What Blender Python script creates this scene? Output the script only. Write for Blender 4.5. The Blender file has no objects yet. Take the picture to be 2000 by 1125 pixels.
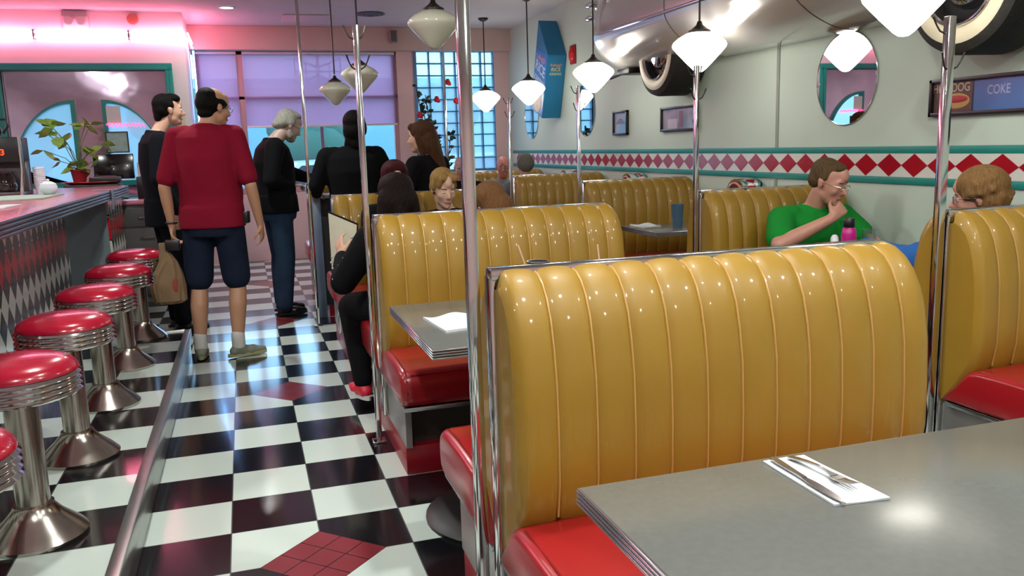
import bpy, bmesh, math, random
from mathutils import Vector, Matrix, Euler
from math import sin, cos, pi, radians, sqrt
random.seed(7)
S = bpy.context.scene
COL = S.collection

# ------------------------------------------------------------------ camera
YAW, PITCH, ROLL = radians(17.295), radians(9.606), radians(-1.701)
FPX = 1645.13
CAM = Vector((0.1435, -3.0586, 1.3626))
fw = Vector((sin(YAW)*cos(PITCH), cos(YAW)*cos(PITCH), -sin(PITCH)))
rt = Vector((cos(YAW), -sin(YAW), 0)); up = rt.cross(fw)
r2 = rt*cos(ROLL)+up*sin(ROLL); u2 = -rt*sin(ROLL)+up*cos(ROLL)
cam = bpy.data.cameras.new('camera'); camo = bpy.data.objects.new('camera', cam); COL.objects.link(camo)
camo.matrix_world = Matrix(((r2.x, u2.x, -fw.x, CAM.x), (r2.y, u2.y, -fw.y, CAM.y), (r2.z, u2.z, -fw.z, CAM.z), (0, 0, 0, 1)))
cam.sensor_width = 36; cam.sensor_fit = 'HORIZONTAL'; cam.lens = 36*FPX/2000; cam.clip_start = .05; cam.clip_end = 200
S.camera = camo
# ------------------------------------------------------------------ world
w = bpy.data.worlds.new('world'); S.world = w; w.use_nodes = True
nt = w.node_tree; bg = nt.nodes['Background']
tc = nt.nodes.new('ShaderNodeTexCoord'); sp = nt.nodes.new('ShaderNodeSeparateXYZ'); rp = nt.nodes.new('ShaderNodeValToRGB')
nt.links.new(tc.outputs['Generated'], sp.inputs[0]); nt.links.new(sp.outputs['Z'], rp.inputs[0])
rp.color_ramp.elements[0].position = 0.0; rp.color_ramp.elements[0].color = (.42, .8, .95, 1)
rp.color_ramp.elements[1].position = .5; rp.color_ramp.elements[1].color = (.50, .68, 1.0, 1)
e = rp.color_ramp.elements.new(.12); e.color = (.5, .8, 1.0, 1)
nt.links.new(rp.outputs[0], bg.inputs[0]); bg.inputs[1].default_value = 4.6
# ------------------------------------------------------------------ exposure
S.view_settings.view_transform = 'Standard'; S.view_settings.look = 'None'
S.view_settings.exposure = 0.1; S.view_settings.gamma = 1.0; S.view_settings.use_curve_mapping = False
try:
    S.cycles.max_bounces = 8; S.cycles.transparent_max_bounces = 8; S.cycles.sample_clamp_indirect = 6
    S.cycles.caustics_reflective = False; S.cycles.caustics_refractive = False
    S.cycles.use_denoising = True
except Exception: pass

# ------------------------------------------------------------------ helpers
def lin(c):
    if isinstance(c, str):
        c = tuple(int(c[i:i+2], 16)/255 for i in (0, 2, 4))
    return tuple((x/12.92 if x <= .04045 else ((x+.055)/1.055)**2.4) for x in c[:3])+(1,)
MATS = {}
def M(name, col='808080', rough=.5, metal=0, coat=0, emit=0, ecol=None, var=.06, scale=6, bump=0, bscale=40, trans=0, alpha=1, sheen=0, coatr=.05):
    if name in MATS: return MATS[name]
    m = bpy.data.materials.new(name); m.use_nodes = True; MATS[name] = m
    n = m.node_tree; b = n.nodes['Principled BSDF']; c = lin(col)
    b.inputs['Roughness'].default_value = rough; b.inputs['Metallic'].default_value = metal
    b.inputs['Coat Weight'].default_value = coat; b.inputs['Coat Roughness'].default_value = coatr
    b.inputs['Transmission Weight'].default_value = trans; b.inputs['Alpha'].default_value = alpha
    if sheen: b.inputs['Sheen Weight'].default_value = sheen
    if emit:
        b.inputs['Emission Color'].default_value = lin(ecol or col); b.inputs['Emission Strength'].default_value = emit
    t = n.nodes.new('ShaderNodeTexCoord'); no = n.nodes.new('ShaderNodeTexNoise'); no.inputs['Scale'].default_value = scale
    mx = n.nodes.new('ShaderNodeMix'); mx.data_type = 'RGBA'
    n.links.new(t.outputs['Object'], no.inputs['Vector']); n.links.new(no.outputs['Fac'], mx.inputs[0])
    mx.inputs[6].default_value = tuple(x*(1-var) for x in c[:3])+(1,); mx.inputs[7].default_value = tuple(min(1, x*(1+var)) for x in c[:3])+(1,)
    n.links.new(mx.outputs[2], b.inputs['Base Color'])
    if bump:
        n2 = n.nodes.new('ShaderNodeTexNoise'); n2.inputs['Scale'].default_value = bscale
        bp = n.nodes.new('ShaderNodeBump'); bp.inputs['Strength'].default_value = bump; bp.inputs['Distance'].default_value = .01
        n.links.new(t.outputs['Object'], n2.inputs['Vector']); n.links.new(n2.outputs['Fac'], bp.inputs['Height']); n.links.new(bp.outputs[0], b.inputs['Normal'])
    return m
def thru(m, t, col='ffffff', tl=0, tcol='ffffff'):
    """lets light straight through: mixes a transparent (and a translucent) share into a material"""
    n = m.node_tree; b = n.nodes['Principled BSDF']; o_ = n.nodes['Material Output']; last = b.outputs[0]
    for fac, kind, c in ((tl, 'ShaderNodeBsdfTranslucent', tcol), (t, 'ShaderNodeBsdfTransparent', col)):
        if fac <= 0: continue
        q = n.nodes.new(kind); q.inputs[0].default_value = lin(c); mx = n.nodes.new('ShaderNodeMixShader'); mx.inputs[0].default_value = fac
        n.links.new(last, mx.inputs[1]); n.links.new(q.outputs[0], mx.inputs[2]); last = mx.outputs[0]
    n.links.new(last, o_.inputs[0]); return m
class NG:
    """small node-graph helper for custom patterns"""
    def __init__(s, name, **k):
        s.m = M(name, **k); s.n = s.m.node_tree; s.b = s.n.nodes['Principled BSDF']
        g = s.n.nodes.new('ShaderNodeNewGeometry'); sx = s.n.nodes.new('ShaderNodeSeparateXYZ'); s.n.links.new(g.outputs['Position'], sx.inputs[0])
        s.x, s.y, s.z = sx.outputs
    def f(s, op, a, b=0.0, c=None):
        q = s.n.nodes.new('ShaderNodeMath'); q.operation = op
        for i, v in enumerate([a, b] if c is None else [a, b, c]):
            if hasattr(v, 'links'): s.n.links.new(v, q.inputs[i])
            else: q.inputs[i].default_value = v
        return q.outputs[0]
    def mix(s, fac, a, b):
        q = s.n.nodes.new('ShaderNodeMix'); q.data_type = 'RGBA'
        for i, v in ((0, fac), (6, a), (7, b)):
            if hasattr(v, 'links'): s.n.links.new(v, q.inputs[i])
            elif i == 0: q.inputs[0].default_value = v
            else: q.inputs[i].default_value = lin(v)
        return q.outputs[2]
    def out(s, c): s.n.links.new(c, s.b.inputs['Base Color']); return s.m

def tag(o, label=None, cat=None, group=None, kind=None):
    if label: o['label'] = label
    if cat: o['category'] = cat
    if group: o['group'] = group
    if kind: o['kind'] = kind
    return o
def thing(name, label, cat, loc=(0, 0, 0), rz=0, group=None):
    o = bpy.data.objects.new(name, None); COL.objects.link(o); o.empty_display_size = .1
    o.location = loc; o.rotation_euler = (0, 0, rz); return tag(o, label, cat, group)
def obj(name, bm, mats, parent=None, smooth=True, angle=40, label=None):
    me = bpy.data.meshes.new(name)
    if isinstance(bm, bmesh.types.BMesh):
        bmesh.ops.recalc_face_normals(bm, faces=bm.faces); bm.to_mesh(me); bm.free()
    else: me = bm
    for m in (mats if isinstance(mats, (list, tuple)) else [mats]): me.materials.append(m)
    if smooth:
        me.polygons.foreach_set('use_smooth', [True]*len(me.polygons))
        try: me.set_sharp_from_angle(angle=radians(angle))
        except Exception: pass
    o = bpy.data.objects.new(name, me); COL.objects.link(o)
    if parent: o.parent = parent
    if label: o['label'] = label
    return o
def struct(name, bm, m, **k): return tag(obj(name, bm, m, **k), kind='structure')
def dup(root, **kw):
    def cp(o, par):
        c = o.copy(); COL.objects.link(c)
        c.parent = par
        if par is None and 'category' not in c.keys() and o.parent: pass
        for ch in o.children: cp(ch, c)
        return c
    r = cp(root, None)
    for k, v in kw.items():
        if k == 'loc': r.location = v
        elif k == 'rz': r.rotation_euler = (0, 0, v)
        else: r[k] = v
    return r
def BM(): return bmesh.new()
def box(bm, x0, x1, y0, y1, z0, z1, bev=0, seg=2, mat=None, mi=0):
    g = bmesh.ops.create_cube(bm, size=1); vs = g['verts']
    for v in vs:
        v.co = Vector((x0+(v.co.x+.5)*(x1-x0), y0+(v.co.y+.5)*(y1-y0), z0+(v.co.z+.5)*(z1-z0)))
    fs = set(f for v in vs for f in v.link_faces)
    if mi:
        for f in fs: f.material_index = mi
    if bev:
        es = list(set(e for v in vs for e in v.link_edges))
        r = bmesh.ops.bevel(bm, geom=es, offset=bev, segments=seg, affect='EDGES', profile=.5)
        vs = list(set(v for f in r['faces'] for v in f.verts) | set(v for v in vs if v.is_valid))
        if mi:
            for f in r['faces']: f.material_index = mi
    if mat is not None:
        for v in vs: v.co = mat @ v.co
    return bm
def lathe(bm, prof, n=32, mat=None, cap=True, a0=0, a1=2*pi):
    full = abs(a1-a0-2*pi) < 1e-6; N = n if full else n+1
    rows = []
    for (r, z) in prof:
        rows.append([bm.verts.new(Vector((r*cos(a0+(a1-a0)*i/n), r*sin(a0+(a1-a0)*i/n), z))) for i in range(N)])
    for a, b in zip(rows, rows[1:]):
        for i in range(n):
            j = (i+1) % N
            try: bm.faces.new((a[i], a[j], b[j], b[i]))
            except ValueError: pass
    if cap and full:
        for row in (rows[0], rows[-1]):
            try: bm.faces.new(row)
            except ValueError: pass
    if mat is not None:
        for row in rows:
            for v in row: v.co = mat @ v.co
    bmesh.ops.remove_doubles(bm, verts=[v for row in rows for v in row], dist=1e-5)
    return bm
def frame(d, upv=Vector((0, 0, 1))):
    d = Vector(d).normalized()
    a = d.cross(upv)
    if a.length < 1e-3: a = d.cross(Vector((0, 1, 0)))
    a.normalize(); return a, a.cross(d).normalized(), d
def tube(bm, pts, r, n=10, cap=True, closed=False):
    pts = [Vector(p) for p in pts]; rows = []
    rr = r if isinstance(r, (list, tuple)) else [r]*len(pts)
    a = None
    for i, p in enumerate(pts):
        d = (pts[min(i+1, len(pts)-1)]-pts[max(i-1, 0)]) if not closed else (pts[(i+1) % len(pts)]-pts[i-1])
        d.normalize()
        if a is None: a, b, _ = frame(d)
        else:
            a = (a-d*a.dot(d)).normalized()
        b = d.cross(a)
        rows.append([bm.verts.new(p+(a*cos(2*pi*k/n)+b*sin(2*pi*k/n))*rr[i]) for k in range(n)])
    seq = list(zip(rows, rows[1:]))+([(rows[-1], rows[0])] if closed else [])
    for x, y in seq:
        for k in range(n): bm.faces.new((x[k], x[(k+1) % n], y[(k+1) % n], y[k]))
    if cap and not closed: bm.faces.new(rows[0]); bm.faces.new(rows[-1])
    return bm
def cap(bm, p0, p1, r0, r1, n=14, k=4):
    """tapered capsule"""
    p0, p1 = Vector(p0), Vector(p1); d = p1-p0
    if d.length < 1e-6: d = Vector((0, 0, 1e-4))
    a, b, d = frame(d); rows = []
    prof = [(-cos(i*pi/2/k), sin(i*pi/2/k), 0) for i in range(k+1)]+[(sin(i*pi/2/k), cos(i*pi/2/k), 1) for i in range(k+1)]
    v0 = bm.verts.new(p0-d*r0); v1 = bm.verts.new(p1+d*r1)
    for ax, ra, w_ in prof[1:-1]:
        c, r = (p1, r1) if w_ else (p0, r0)
        rows.append([bm.verts.new(c+d*ax*r+(a*cos(2*pi*i/n)+b*sin(2*pi*i/n))*ra*r) for i in range(n)])
    for x, y in zip(rows, rows[1:]):
        for i in range(n): bm.faces.new((x[i], x[(i+1) % n], y[(i+1) % n], y[i]))
    for i in range(n):
        bm.faces.new((v0, rows[0][(i+1) % n], rows[0][i])); bm.faces.new((v1, rows[-1][i], rows[-1][(i+1) % n]))
    return bm
def ell(bm, c, r, mat=None, n=18):
    r = r if isinstance(r, (list, tuple)) else (r, r, r)
    m = Matrix.Translation(Vector(c)) @ Matrix.Diagonal((r[0], r[1], r[2], 1))
    if mat is not None: m = mat @ m
    bmesh.ops.create_uvsphere(bm, u_segments=n, v_segments=n//2+2, radius=1, matrix=m); return bm
def loft(bm, rings, n=24, p=2.3):
    """rings: (centre, rx, ry) or (centre, rx, ry, tilt matrix)"""
    rows = []
    for rg in rings:
        c = Vector(rg[0]); R = rg[3] if len(rg) > 3 else Matrix.Identity(3)
        row = []
        for i in range(n):
            t = 2*pi*i/n; x = abs(cos(t))**(2/p)*(1 if cos(t) >= 0 else -1); y = abs(sin(t))**(2/p)*(1 if sin(t) >= 0 else -1)
            row.append(bm.verts.new(c+R @ Vector((x*rg[1], y*rg[2], 0))))
        rows.append(row)
    for a, b in zip(rows, rows[1:]):
        for i in range(n): bm.faces.new((a[i], a[(i+1) % n], b[(i+1) % n], b[i]))
    bm.faces.new(rows[0][::-1]); bm.faces.new(rows[-1]); return bm
def prism(bm, pts, z0, z1, mat=None):
    """2D polygon extruded; pts (x,y); mat places it"""
    a = [bm.verts.new(Vector((x, y, z0))) for x, y in pts]; b = [bm.verts.new(Vector((x, y, z1))) for x, y in pts]
    bm.faces.new(a[::-1]); bm.faces.new(b)
    for i in range(len(pts)):
        j = (i+1) % len(pts); bm.faces.new((a[i], a[j], b[j], b[i]))
    if mat is not None:
        for v in a+b: v.co = mat @ v.co
    return bm
def remesh(bm, vox, smooth=4, fac=.5):
    me = bpy.data.meshes.new('tmp'); bmesh.ops.recalc_face_normals(bm, faces=bm.faces); bm.to_mesh(me); bm.free()
    o = bpy.data.objects.new('tmp', me); COL.objects.link(o)
    md = o.modifiers.new('r', 'REMESH'); md.mode = 'VOXEL'; md.voxel_size = vox
    if smooth:
        s = o.modifiers.new('s', 'SMOOTH'); s.iterations = smooth; s.factor = fac
    dg = bpy.context.evaluated_depsgraph_get(); dg.update()
    out = bpy.data.meshes.new_from_object(o.evaluated_get(dg)); out.name = 'mesh'
    bpy.data.objects.remove(o); bpy.data.meshes.remove(me); return out
def text(name, s, size, mat, m, ext=.002, parent=None, sx=1, label=None):
    cu = bpy.data.curves.new(name, 'FONT'); cu.body = s; cu.size = size; cu.extrude = ext; cu.align_x = 'CENTER'; cu.align_y = 'CENTER'; cu.offset = size*.012
    o = bpy.data.objects.new(name, cu); COL.objects.link(o); dg = bpy.context.evaluated_depsgraph_get()
    me = bpy.data.meshes.new_from_object(o.evaluated_get(dg)); bpy.data.objects.remove(o); bpy.data.curves.remove(cu)
    me.transform(m @ Matrix.Diagonal((sx, 1, 1, 1))); me.materials.clear()
    return obj(name, me, mat, parent, smooth=False, label=label)

# ------------------------------------------------------------------ materials
chrome = M('chrome', 'd8d8d8', .09, 1, var=.02)
brushed = M('brushed_steel', 'b4b6b4', .32, 1, var=.1, scale=14)
alu = M('ribbed_aluminium', 'b9bfc4', .25, 1, var=.05)
blackm = M('black_metal', '141414', .4, .3)
blackp = M('black_plastic', '101012', .35)
bronze = M('dark_bronze', '3a3532', .4, .8)
laminate = M('grey_laminate', '5e605d', .24, 0, .35, var=.10, scale=60, coatr=.16)
pinklam = M('pink_laminate', 'cf8090', .22, 0, .3, var=.05, scale=50)
wallm = M('sage_wall_paint', 'bfcfc2', .6, var=.02, scale=2, bump=.05, bscale=200)
pinkwall = M('rose_wall_paint', 'd8b8b8', .6, var=.03)
whitewall = M('white_wall_paint', 'dcd6da', .6, var=.02)
ceilm = M('ceiling_paint', 'c6bfc2', .8, var=.03, bump=.1, bscale=120)
teal = M('teal_paint', '0f827a', .4, var=.06)
redtile = M('red_tile_gloss', 'a00c1e', .2, var=.1)
whitetile = M('white_tile_gloss', 'd6d4cc', .25, var=.03)
vinyl = M('gold_vinyl', '93701b', .5, 0, .32, var=.12, scale=5, bump=.03, bscale=300, coatr=.07)
M('gold_piping', 'b58c4c', .35, 0, .3)
redv = M('red_vinyl', '96101a', .3, 0, .4, var=.12, scale=4, bump=.03, bscale=300, coatr=.2)
redkick = M('red_kick', '8f0f20', .3, var=.06)
paper = M('white_paper', 'ccd0d4', .7, var=.02)
opal = M('opal_glass_off', 'd2d2c0', .18, 0, .6, var=.03, trans=0)
def lit_glass(name, s):
    m = M(name, 'fff4e0', .3, emit=s, ecol='fffbee', var=.01); return m
lit = lit_glass('opal_glass_lit', 10)

# ------------------------------------------------------------------ the room
XW, YF, ZC, YL, XC, XL, YB = 3.65, 8.1, 2.88, 7.0, -.36, -4.2, -6.2
T = .305
def floor_mat(name, inv):
    g = NG(name, col='808080', rough=.16, coat=.3, coatr=.08)
    fx = g.f('DIVIDE', g.x, T); fy = g.f('DIVIDE', g.y, T)
    par = g.f('MODULO', g.f('ABSOLUTE', g.f('ADD', g.f('FLOOR', fx), g.f('FLOOR', fy))), 2)
    if inv: par = g.f('SUBTRACT', 1, par)
    no = g.n.nodes.new('ShaderNodeTexNoise'); no.inputs['Scale'].default_value = 9; no.inputs['Detail'].default_value = 6
    wh = g.mix(no.outputs['Fac'], 'bfcdc6', 'd3ddd6'); bl = g.mix(no.outputs['Fac'], '08090d', '15161c')
    c = g.mix(par, bl, wh)
    # grout
    dx = g.f('MINIMUM', g.f('FRACT', fx), g.f('SUBTRACT', 1, g.f('FRACT', fx)))
    dy = g.f('MINIMUM', g.f('FRACT', fy), g.f('SUBTRACT', 1, g.f('FRACT', fy)))
    c = g.mix(g.f('LESS_THAN', g.f('MINIMUM', dx, dy), .007), c, '4b5150')
    if not inv:
        # red diamonds, centred on (T, 6T+7kT)
        ax = g.f('ABSOLUTE', g.f('SUBTRACT', g.x, T))
        P = 7*T
        yy = g.f('ADD', g.y, T+P*20)
        ym = g.f('ABSOLUTE', g.f('SUBTRACT', g.f('MODULO', g.f('ADD', yy, P/2), P), P/2))
        ins = g.f('LESS_THAN', g.f('ADD', ax, ym), .212)
        sy = g.f('SUBTRACT', g.f('MODULO', g.f('ADD', yy, P/2), P), P/2)
        u = g.f('DIVIDE', g.f('ADD', g.f('ADD', g.f('SUBTRACT', g.x, T), sy), .212), .1413)
        v = g.f('DIVIDE', g.f('ADD', g.f('SUBTRACT', g.f('SUBTRACT', g.x, T), sy), .212), .1413)
        du = g.f('MINIMUM', g.f('FRACT', u), g.f('SUBTRACT', 1, g.f('FRACT', u))); dv = g.f('MINIMUM', g.f('FRACT', v), g.f('SUBTRACT', 1, g.f('FRACT', v)))
        gr = g.f('LESS_THAN', g.f('MINIMUM', du, dv), .022)
        rc = g.mix(gr, g.mix(no.outputs['Fac'], '74262c', '8c3a42'), '2c1214')
        c = g.mix(ins, c, rc)
    return g.out(c)
bm = BM(); box(bm, XL, XW, YB, YF, -.1, 0); struct('floor', bm, floor_mat('checker_floor', False), smooth=False)
bm = BM(); box(bm, XL, -.305, YB, 3.05, .001, .165); struct('floor_platform', bm, floor_mat('checker_platform', True), smooth=False)
bm = BM(); box(bm, -.33, -.285, YB, 3.08, .1, .176, .006); box(bm, XL, -.285, 3.04, 3.08, .1, .176, .006)
box(bm, -.303, -.297, YB, 3.05, .002, .1)
struct('trim_1', bm, brushed)
bm = BM(); box(bm, XL, XW, YB, YF, ZC, ZC+.1); struct('ceiling', bm, ceilm, smooth=False)
bm = BM(); box(bm, XW, XW+.12, YB, YF, 0, ZC); struct('wall_right', bm, wallm, smooth=False)
bm = BM(); box(bm, XL, XW+.12, YB-.12, YB, 0, ZC); struct('wall_back', bm, pinkwall, smooth=False)
bm = BM(); box(bm, XL-.12, XL, YB, YL+.12, 0, ZC); struct('wall_left', bm, whitewall, smooth=False)
# far wall with window openings: shade windows x -.33..2.17, glass block 2.38..3.45
bm = BM()
box(bm, XC-.12, XW, YF, YF+.15, 2.61, ZC)
box(bm, XC-.12, XW, YF, YF+.15, 0, .85)
box(bm, 2.14, 2.40, YF, YF+.15, .85, 2.61)
box(bm, 3.46, XW, YF, YF+.15, .85, 2.61)
box(bm, 2.40, 3.46, YF, YF+.15, .85, 1.06)
struct('wall_front', bm, pinkwall, smooth=False)
# header beam in front of the shades
bm = BM(); box(bm, XC, XW, YF-.16, YF, 2.60, ZC-.002); struct('trim_2', bm, M('header_paint', 'c3a8a2', .6), smooth=False)
# counter-side wall (faces the room), opening -2.3..-.60 x .95..2.30
WX0, WX1, WZ0, WZ1 = -2.15, -.58, .95, 2.27
bm = BM()
box(bm, XL, XC, YL, YL+.12, WZ1, ZC); box(bm, XL, XC, YL, YL+.12, 0, WZ0)
box(bm, XL, WX0, YL, YL+.12, WZ0, WZ1); box(bm, WX1, XC, YL, YL+.12, WZ0, WZ1)
box(bm, XC-.12, XC, YL+.12, YF, 0, ZC)
struct('wall_counter', bm, whitewall, smooth=False)
# teal frame of the pass window
bm = BM()
def ring_frame(bm, x0, x1, z0, z1, w_, y0, y1, bev=.006):
    box(bm, x0-w_, x1+w_, y0, y1, z1, z1+w_, bev); box(bm, x0-w_, x1+w_, y0, y1, z0-w_, z0, bev)
    box(bm, x0-w_, x0, y0, y1, z0, z1, bev); box(bm, x1, x1+w_, y0, y1, z0, z1, bev)
ring_frame(bm, WX0, WX1, WZ0, WZ1, .075, YL-.035, YL+.01)
ring_frame(bm, WX0, WX1, WZ0, WZ1, .03, YL-.055, YL+.01)
struct('window_1', bm, teal)
# mirrored panel filling the opening with two quarter-round panes cut in
def quarter(cx, sgn, z0, zt, wdt, n=20, inset=0):
    """polygon: vertical side at cx, curve sweeping outward (sgn)"""
    pts = [(cx, z0), (cx, zt)]
    for i in range(1, n+1):
        a = pi/2*i/n; pts.append((cx+sgn*wdt*sin(a), z0+.02+(zt-z0-.02)*cos(a)))
    pts.append((cx+sgn*wdt, z0)); return pts
QL = quarter(-1.50, -1, 1.06, 1.97, .66); QR = quarter(-1.24, 1, 1.06, 1.97, .62)
def panel_with_holes(outer, holes, y0, y1):
    bm = BM(); es = []
    for loop in [outer]+holes:
        vs = [bm.verts.new((x, y0, z)) for x, z in loop]
        for i in range(len(vs)): es.append(bm.edges.new((vs[i], vs[(i+1) % len(vs)])))
    bmesh.ops.triangle_fill(bm, edges=es, use_beauty=True)
    r = bmesh.ops.extrude_face_region(bm, geom=list(bm.faces))
    for v in [q for q in r['geom'] if isinstance(q, bmesh.types.BMVert)]: v.co.y = y1
    return bm
def offs(pts, k):
    cx = sum(p[0] for p in pts)/len(pts); cz = sum(p[1] for p in pts)/len(pts)
    return [(x+(cx-x)*k, z+(cz-z)*k) for x, z in pts]
mir = M('hazy_mirror', 'dcc4de', .08, .8, var=.3, scale=3, bump=.25, bscale=3.5)
o = obj('mirror_panel', panel_with_holes([(WX0, WZ0), (WX1, WZ0), (WX1, WZ1), (WX0, WZ1)], [QL, QR], YL+.03, YL+.05), mir, smooth=False)
tag(o, 'hazy mirrored panel inside the big teal frame, around the two quarter-round panes', 'mirror')
glass = thru(M('window_glass', 'e8f4fa', .03), .93, 'e8f6ff')
frost = thru(M('frosted_pane', 'c4dce8', .3, var=.15, scale=3), .5, 'd4e8f0', .6, 'd4e8f0')
for i, (Q, nm) in enumerate(((QL, 'window_2'), (QR, 'window_3'))):
    bm = panel_with_holes(Q, [offs(Q, .10)], YL-.02, YL+.06)
    fr = struct(nm, bm, teal, smooth=False)
    obj('pane', panel_with_holes(offs(Q, .09), [], YL+.035, YL+.045), frost, fr, smooth=False)
# wall tile band on the right wall
bm = BM(); box(bm, XW-.012, XW, YB, YF-.16, 1.255, 1.295, .004); box(bm, XW-.012, XW, YB, YF-.16, 1.085, 1.125, .004); struct('trim_3', bm, teal)
bm = BM(); box(bm, XW-.008, XW, YB, YF-.16, 1.125, 1.255); struct('trim_4', bm, whitetile, smooth=False)
bm = BM(); D = .1885; k0 = int((YB+.3)/D)
for k in range(k0, int((YF-.3)/D)):
    yc = .149+k*D
    prism(bm, [(yc-D/2, 1.19), (yc, 1.127), (yc+D/2, 1.19), (yc, 1.253)], XW-.011, XW-.0075, Matrix(((0, 0, 1, 0), (1, 0, 0, 0), (0, 1, 0, 0), (0, 0, 0, 1))))
struct('trim_5', bm, redtile, smooth=False)
bm = BM(); box(bm, XW-.006, XW, 1.97, 2.0, 0, ZC); struct('trim_6', bm, M('seam_strip', '8c958a', .5), smooth=False)
bm = BM(); box(bm, XW-.015, XW, YB, YF, 0, .1); struct('baseboard_right', bm, redkick, smooth=False)
# ---- front windows
bm = BM()
for x in (XC+.02, .16, 2.08): box(bm, x, x+.075, YF+.03, YF+.10, .85, 2.61, .004)
box(bm, XC, 2.14, YF+.03, YF+.10, .85, .93, .004); box(bm, XC, 2.14, YF+.03, YF+.10, 2.56, 2.61)
box(bm, XC, 2.14, YF+.03, YF+.10, 2.02, 2.055)
window4 = struct('window_4', bm, M('window_frame_paint', 'b48e92', .5))
bm = BM(); box(bm, XC, 2.14, YF+.06, YF+.065, .93, 2.56); obj('pane', bm, glass, window4, smooth=False)
sh = M('shade_fabric', 'b9a0c0', .8, var=.04, bump=.1, bscale=400)
thru(sh, .24, 'f0d8e8', .72, 'e0b8c4')
for (x0, x1, lb) in ((XC+.05, .165, 'narrow lavender roller shade half lowered over the window by the neon corner'), (.235, 2.12, 'wide lavender roller shade half lowered over the front window')):
    r = thing('roller_shade', lb, 'window shade', ((x0+x1)/2, YF+.015, 2.57), group='lowered window shades')
    hw = (x1-x0)/2
    bm = BM(); box(bm, -hw, hw, -.001, .001, -.88, 0); obj('fabric', bm, sh, r, smooth=False)
    bm = BM(); tube(bm, [(-hw, 0, .01), (hw, 0, .01)], .018); obj('roller', bm, whitewall, r)
    bm = BM(); box(bm, -hw, hw, -.006, .006, -.90, -.875, .003); obj('bottom_bar', bm, whitewall, r)
# glass block window
gb = thru(M('glass_block', 'd7ecff', .1, var=.1, scale=10, bump=.3, bscale=14), .6, 'e4f6ff', .7, 'e4f6ff')
bm = BM(); bm2 = BM(); x0, x1, z0, z1 = 2.40, 3.46, 1.06, 2.61; nx, nz = 6, 10
for i in range(nx):
    for k in range(nz):
        a, c = x0+(x1-x0)*i/nx, z0+(z1-z0)*k/nz
        box(bm2, a+.006, a+(x1-x0)/nx-.006, YF+.03, YF+.11, c+.006, c+(z1-z0)/nz-.006, .01)
for i in range(nx+1): box(bm, x0+(x1-x0)*i/nx-.006, x0+(x1-x0)*i/nx+.006, YF+.025, YF+.115, z0, z1)
for k in range(nz+1): box(bm, x0, x1, YF+.025, YF+.115, z0+(z1-z0)*k/nz-.006, z0+(z1-z0)*k/nz+.006)
w5 = struct('window_5', bm, M('mortar', '3d7f9c', .7), smooth=False)
obj('pane', bm2, gb, w5)
bm = BM(); box(bm, 2.36, 2.40, YF-.02, YF+.12, 1.0, 2.61); box(bm, 2.36, 3.5, YF-.04, YF+.12, 1.03, 1.06); struct('trim_7', bm, M('blue_reveal', '5c84ac', .5), smooth=False)
# ------------------------------------------------------------------ outside
bm = BM(); box(bm, -14, 16, YF+.3, 40, -.3, -.2); struct('ground', bm, M('asphalt', '6f8a94', .8, var=.1, scale=.5), smooth=False)
def car(x, y, rz, col, label):
    r = thing('parked_car', label, 'car', (x, y, -.2), rz, 'cars parked outside the front window')
    pr = [(-2.1, .3), (-2.1, .7), (-1.9, .85), (-1.1, .92), (-.6, 1.38), (.6, 1.42), (1.2, .98), (2.0, .88), (2.15, .6), (2.1, .3)]
    X = Matrix(((1, 0, 0, 0), (0, 0, 1, 0), (0, 1, 0, 0), (0, 0, 0, 1)))
    bm = BM(); prism(bm, pr, -.85, .85, X); obj('body', bm, M('car_paint_'+col, col, .25, .2, .6), r)
    bm = BM(); prism(bm, [(-1.0, .95), (-.55, 1.33), (.55, 1.36), (1.05, .98)], -.86, .86, X); obj('side_glass', bm, M('car_glass', '1c2c38', .1), r)
    for sx in (-1.35, 1.35):
        for sy in (-.8, .8):
            bm = BM(); lathe(bm, [(.0, -.1), (.33, -.1), (.33, .1), (.0, .1)], 20, Matrix.Translation((sx, sy, .33)) @ Matrix.Rotation(pi/2, 4, 'X')); obj('wheel', bm, blackp, r)
car(1.4, 12.5, .25, 'dfe8ee', 'white car parked outside below the wide shade')
car(-1.6, 15.5, -.1, '3a5f78', 'blue grey car parked outside behind the white one')
car(5.2, 17, .5, 'b8c8d4', 'silver car parked outside farther right')
bm = BM(); box(bm, -9, 11, 26, 29, -.2, 3.4); box(bm, -9.2, 11.2, 25.7, 29, 3.4, 3.7)
o = tag(obj('shop_building', bm, M('far_building', '7fb0b8', .8, var=.1), smooth=False), 'long pale building beyond the parking area', 'building')
for i in range(4):
    r = thing('street_tree', ('leftmost', 'second', 'third', 'rightmost')[i]+' of the dark round trees beyond the parked cars', 'tree', (-5+i*3.6, 21+i % 2, -.2), group='trees beyond the parking area')
    bm = BM(); tube(bm, [(0, 0, 0), (0, 0, 1.6)], .12); obj('trunk', bm, M('bark', '3d3228', .9), r)
    bm = BM()
    for j in range(9): ell(bm, (random.uniform(-.8, .8), random.uniform(-.6, .6), 1.9+random.uniform(-.3, .9)), random.uniform(.45, .8), n=10)
    obj('crown', bm, M('tree_leaves', '2a5c48', .9, bump=.5, bscale=6), r)
r = thing('crossbuck_sign', 'red bow-tie shaped sign seen through the wide shade', 'sign', (1.165, YF+.3, -.2))
redp = M('red_sign_paint', '8c1a2a', .5)
bm = BM(); box(bm, -.02, .02, -.02, .02, 0, 2.78); obj('post', bm, redp, r)
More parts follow.
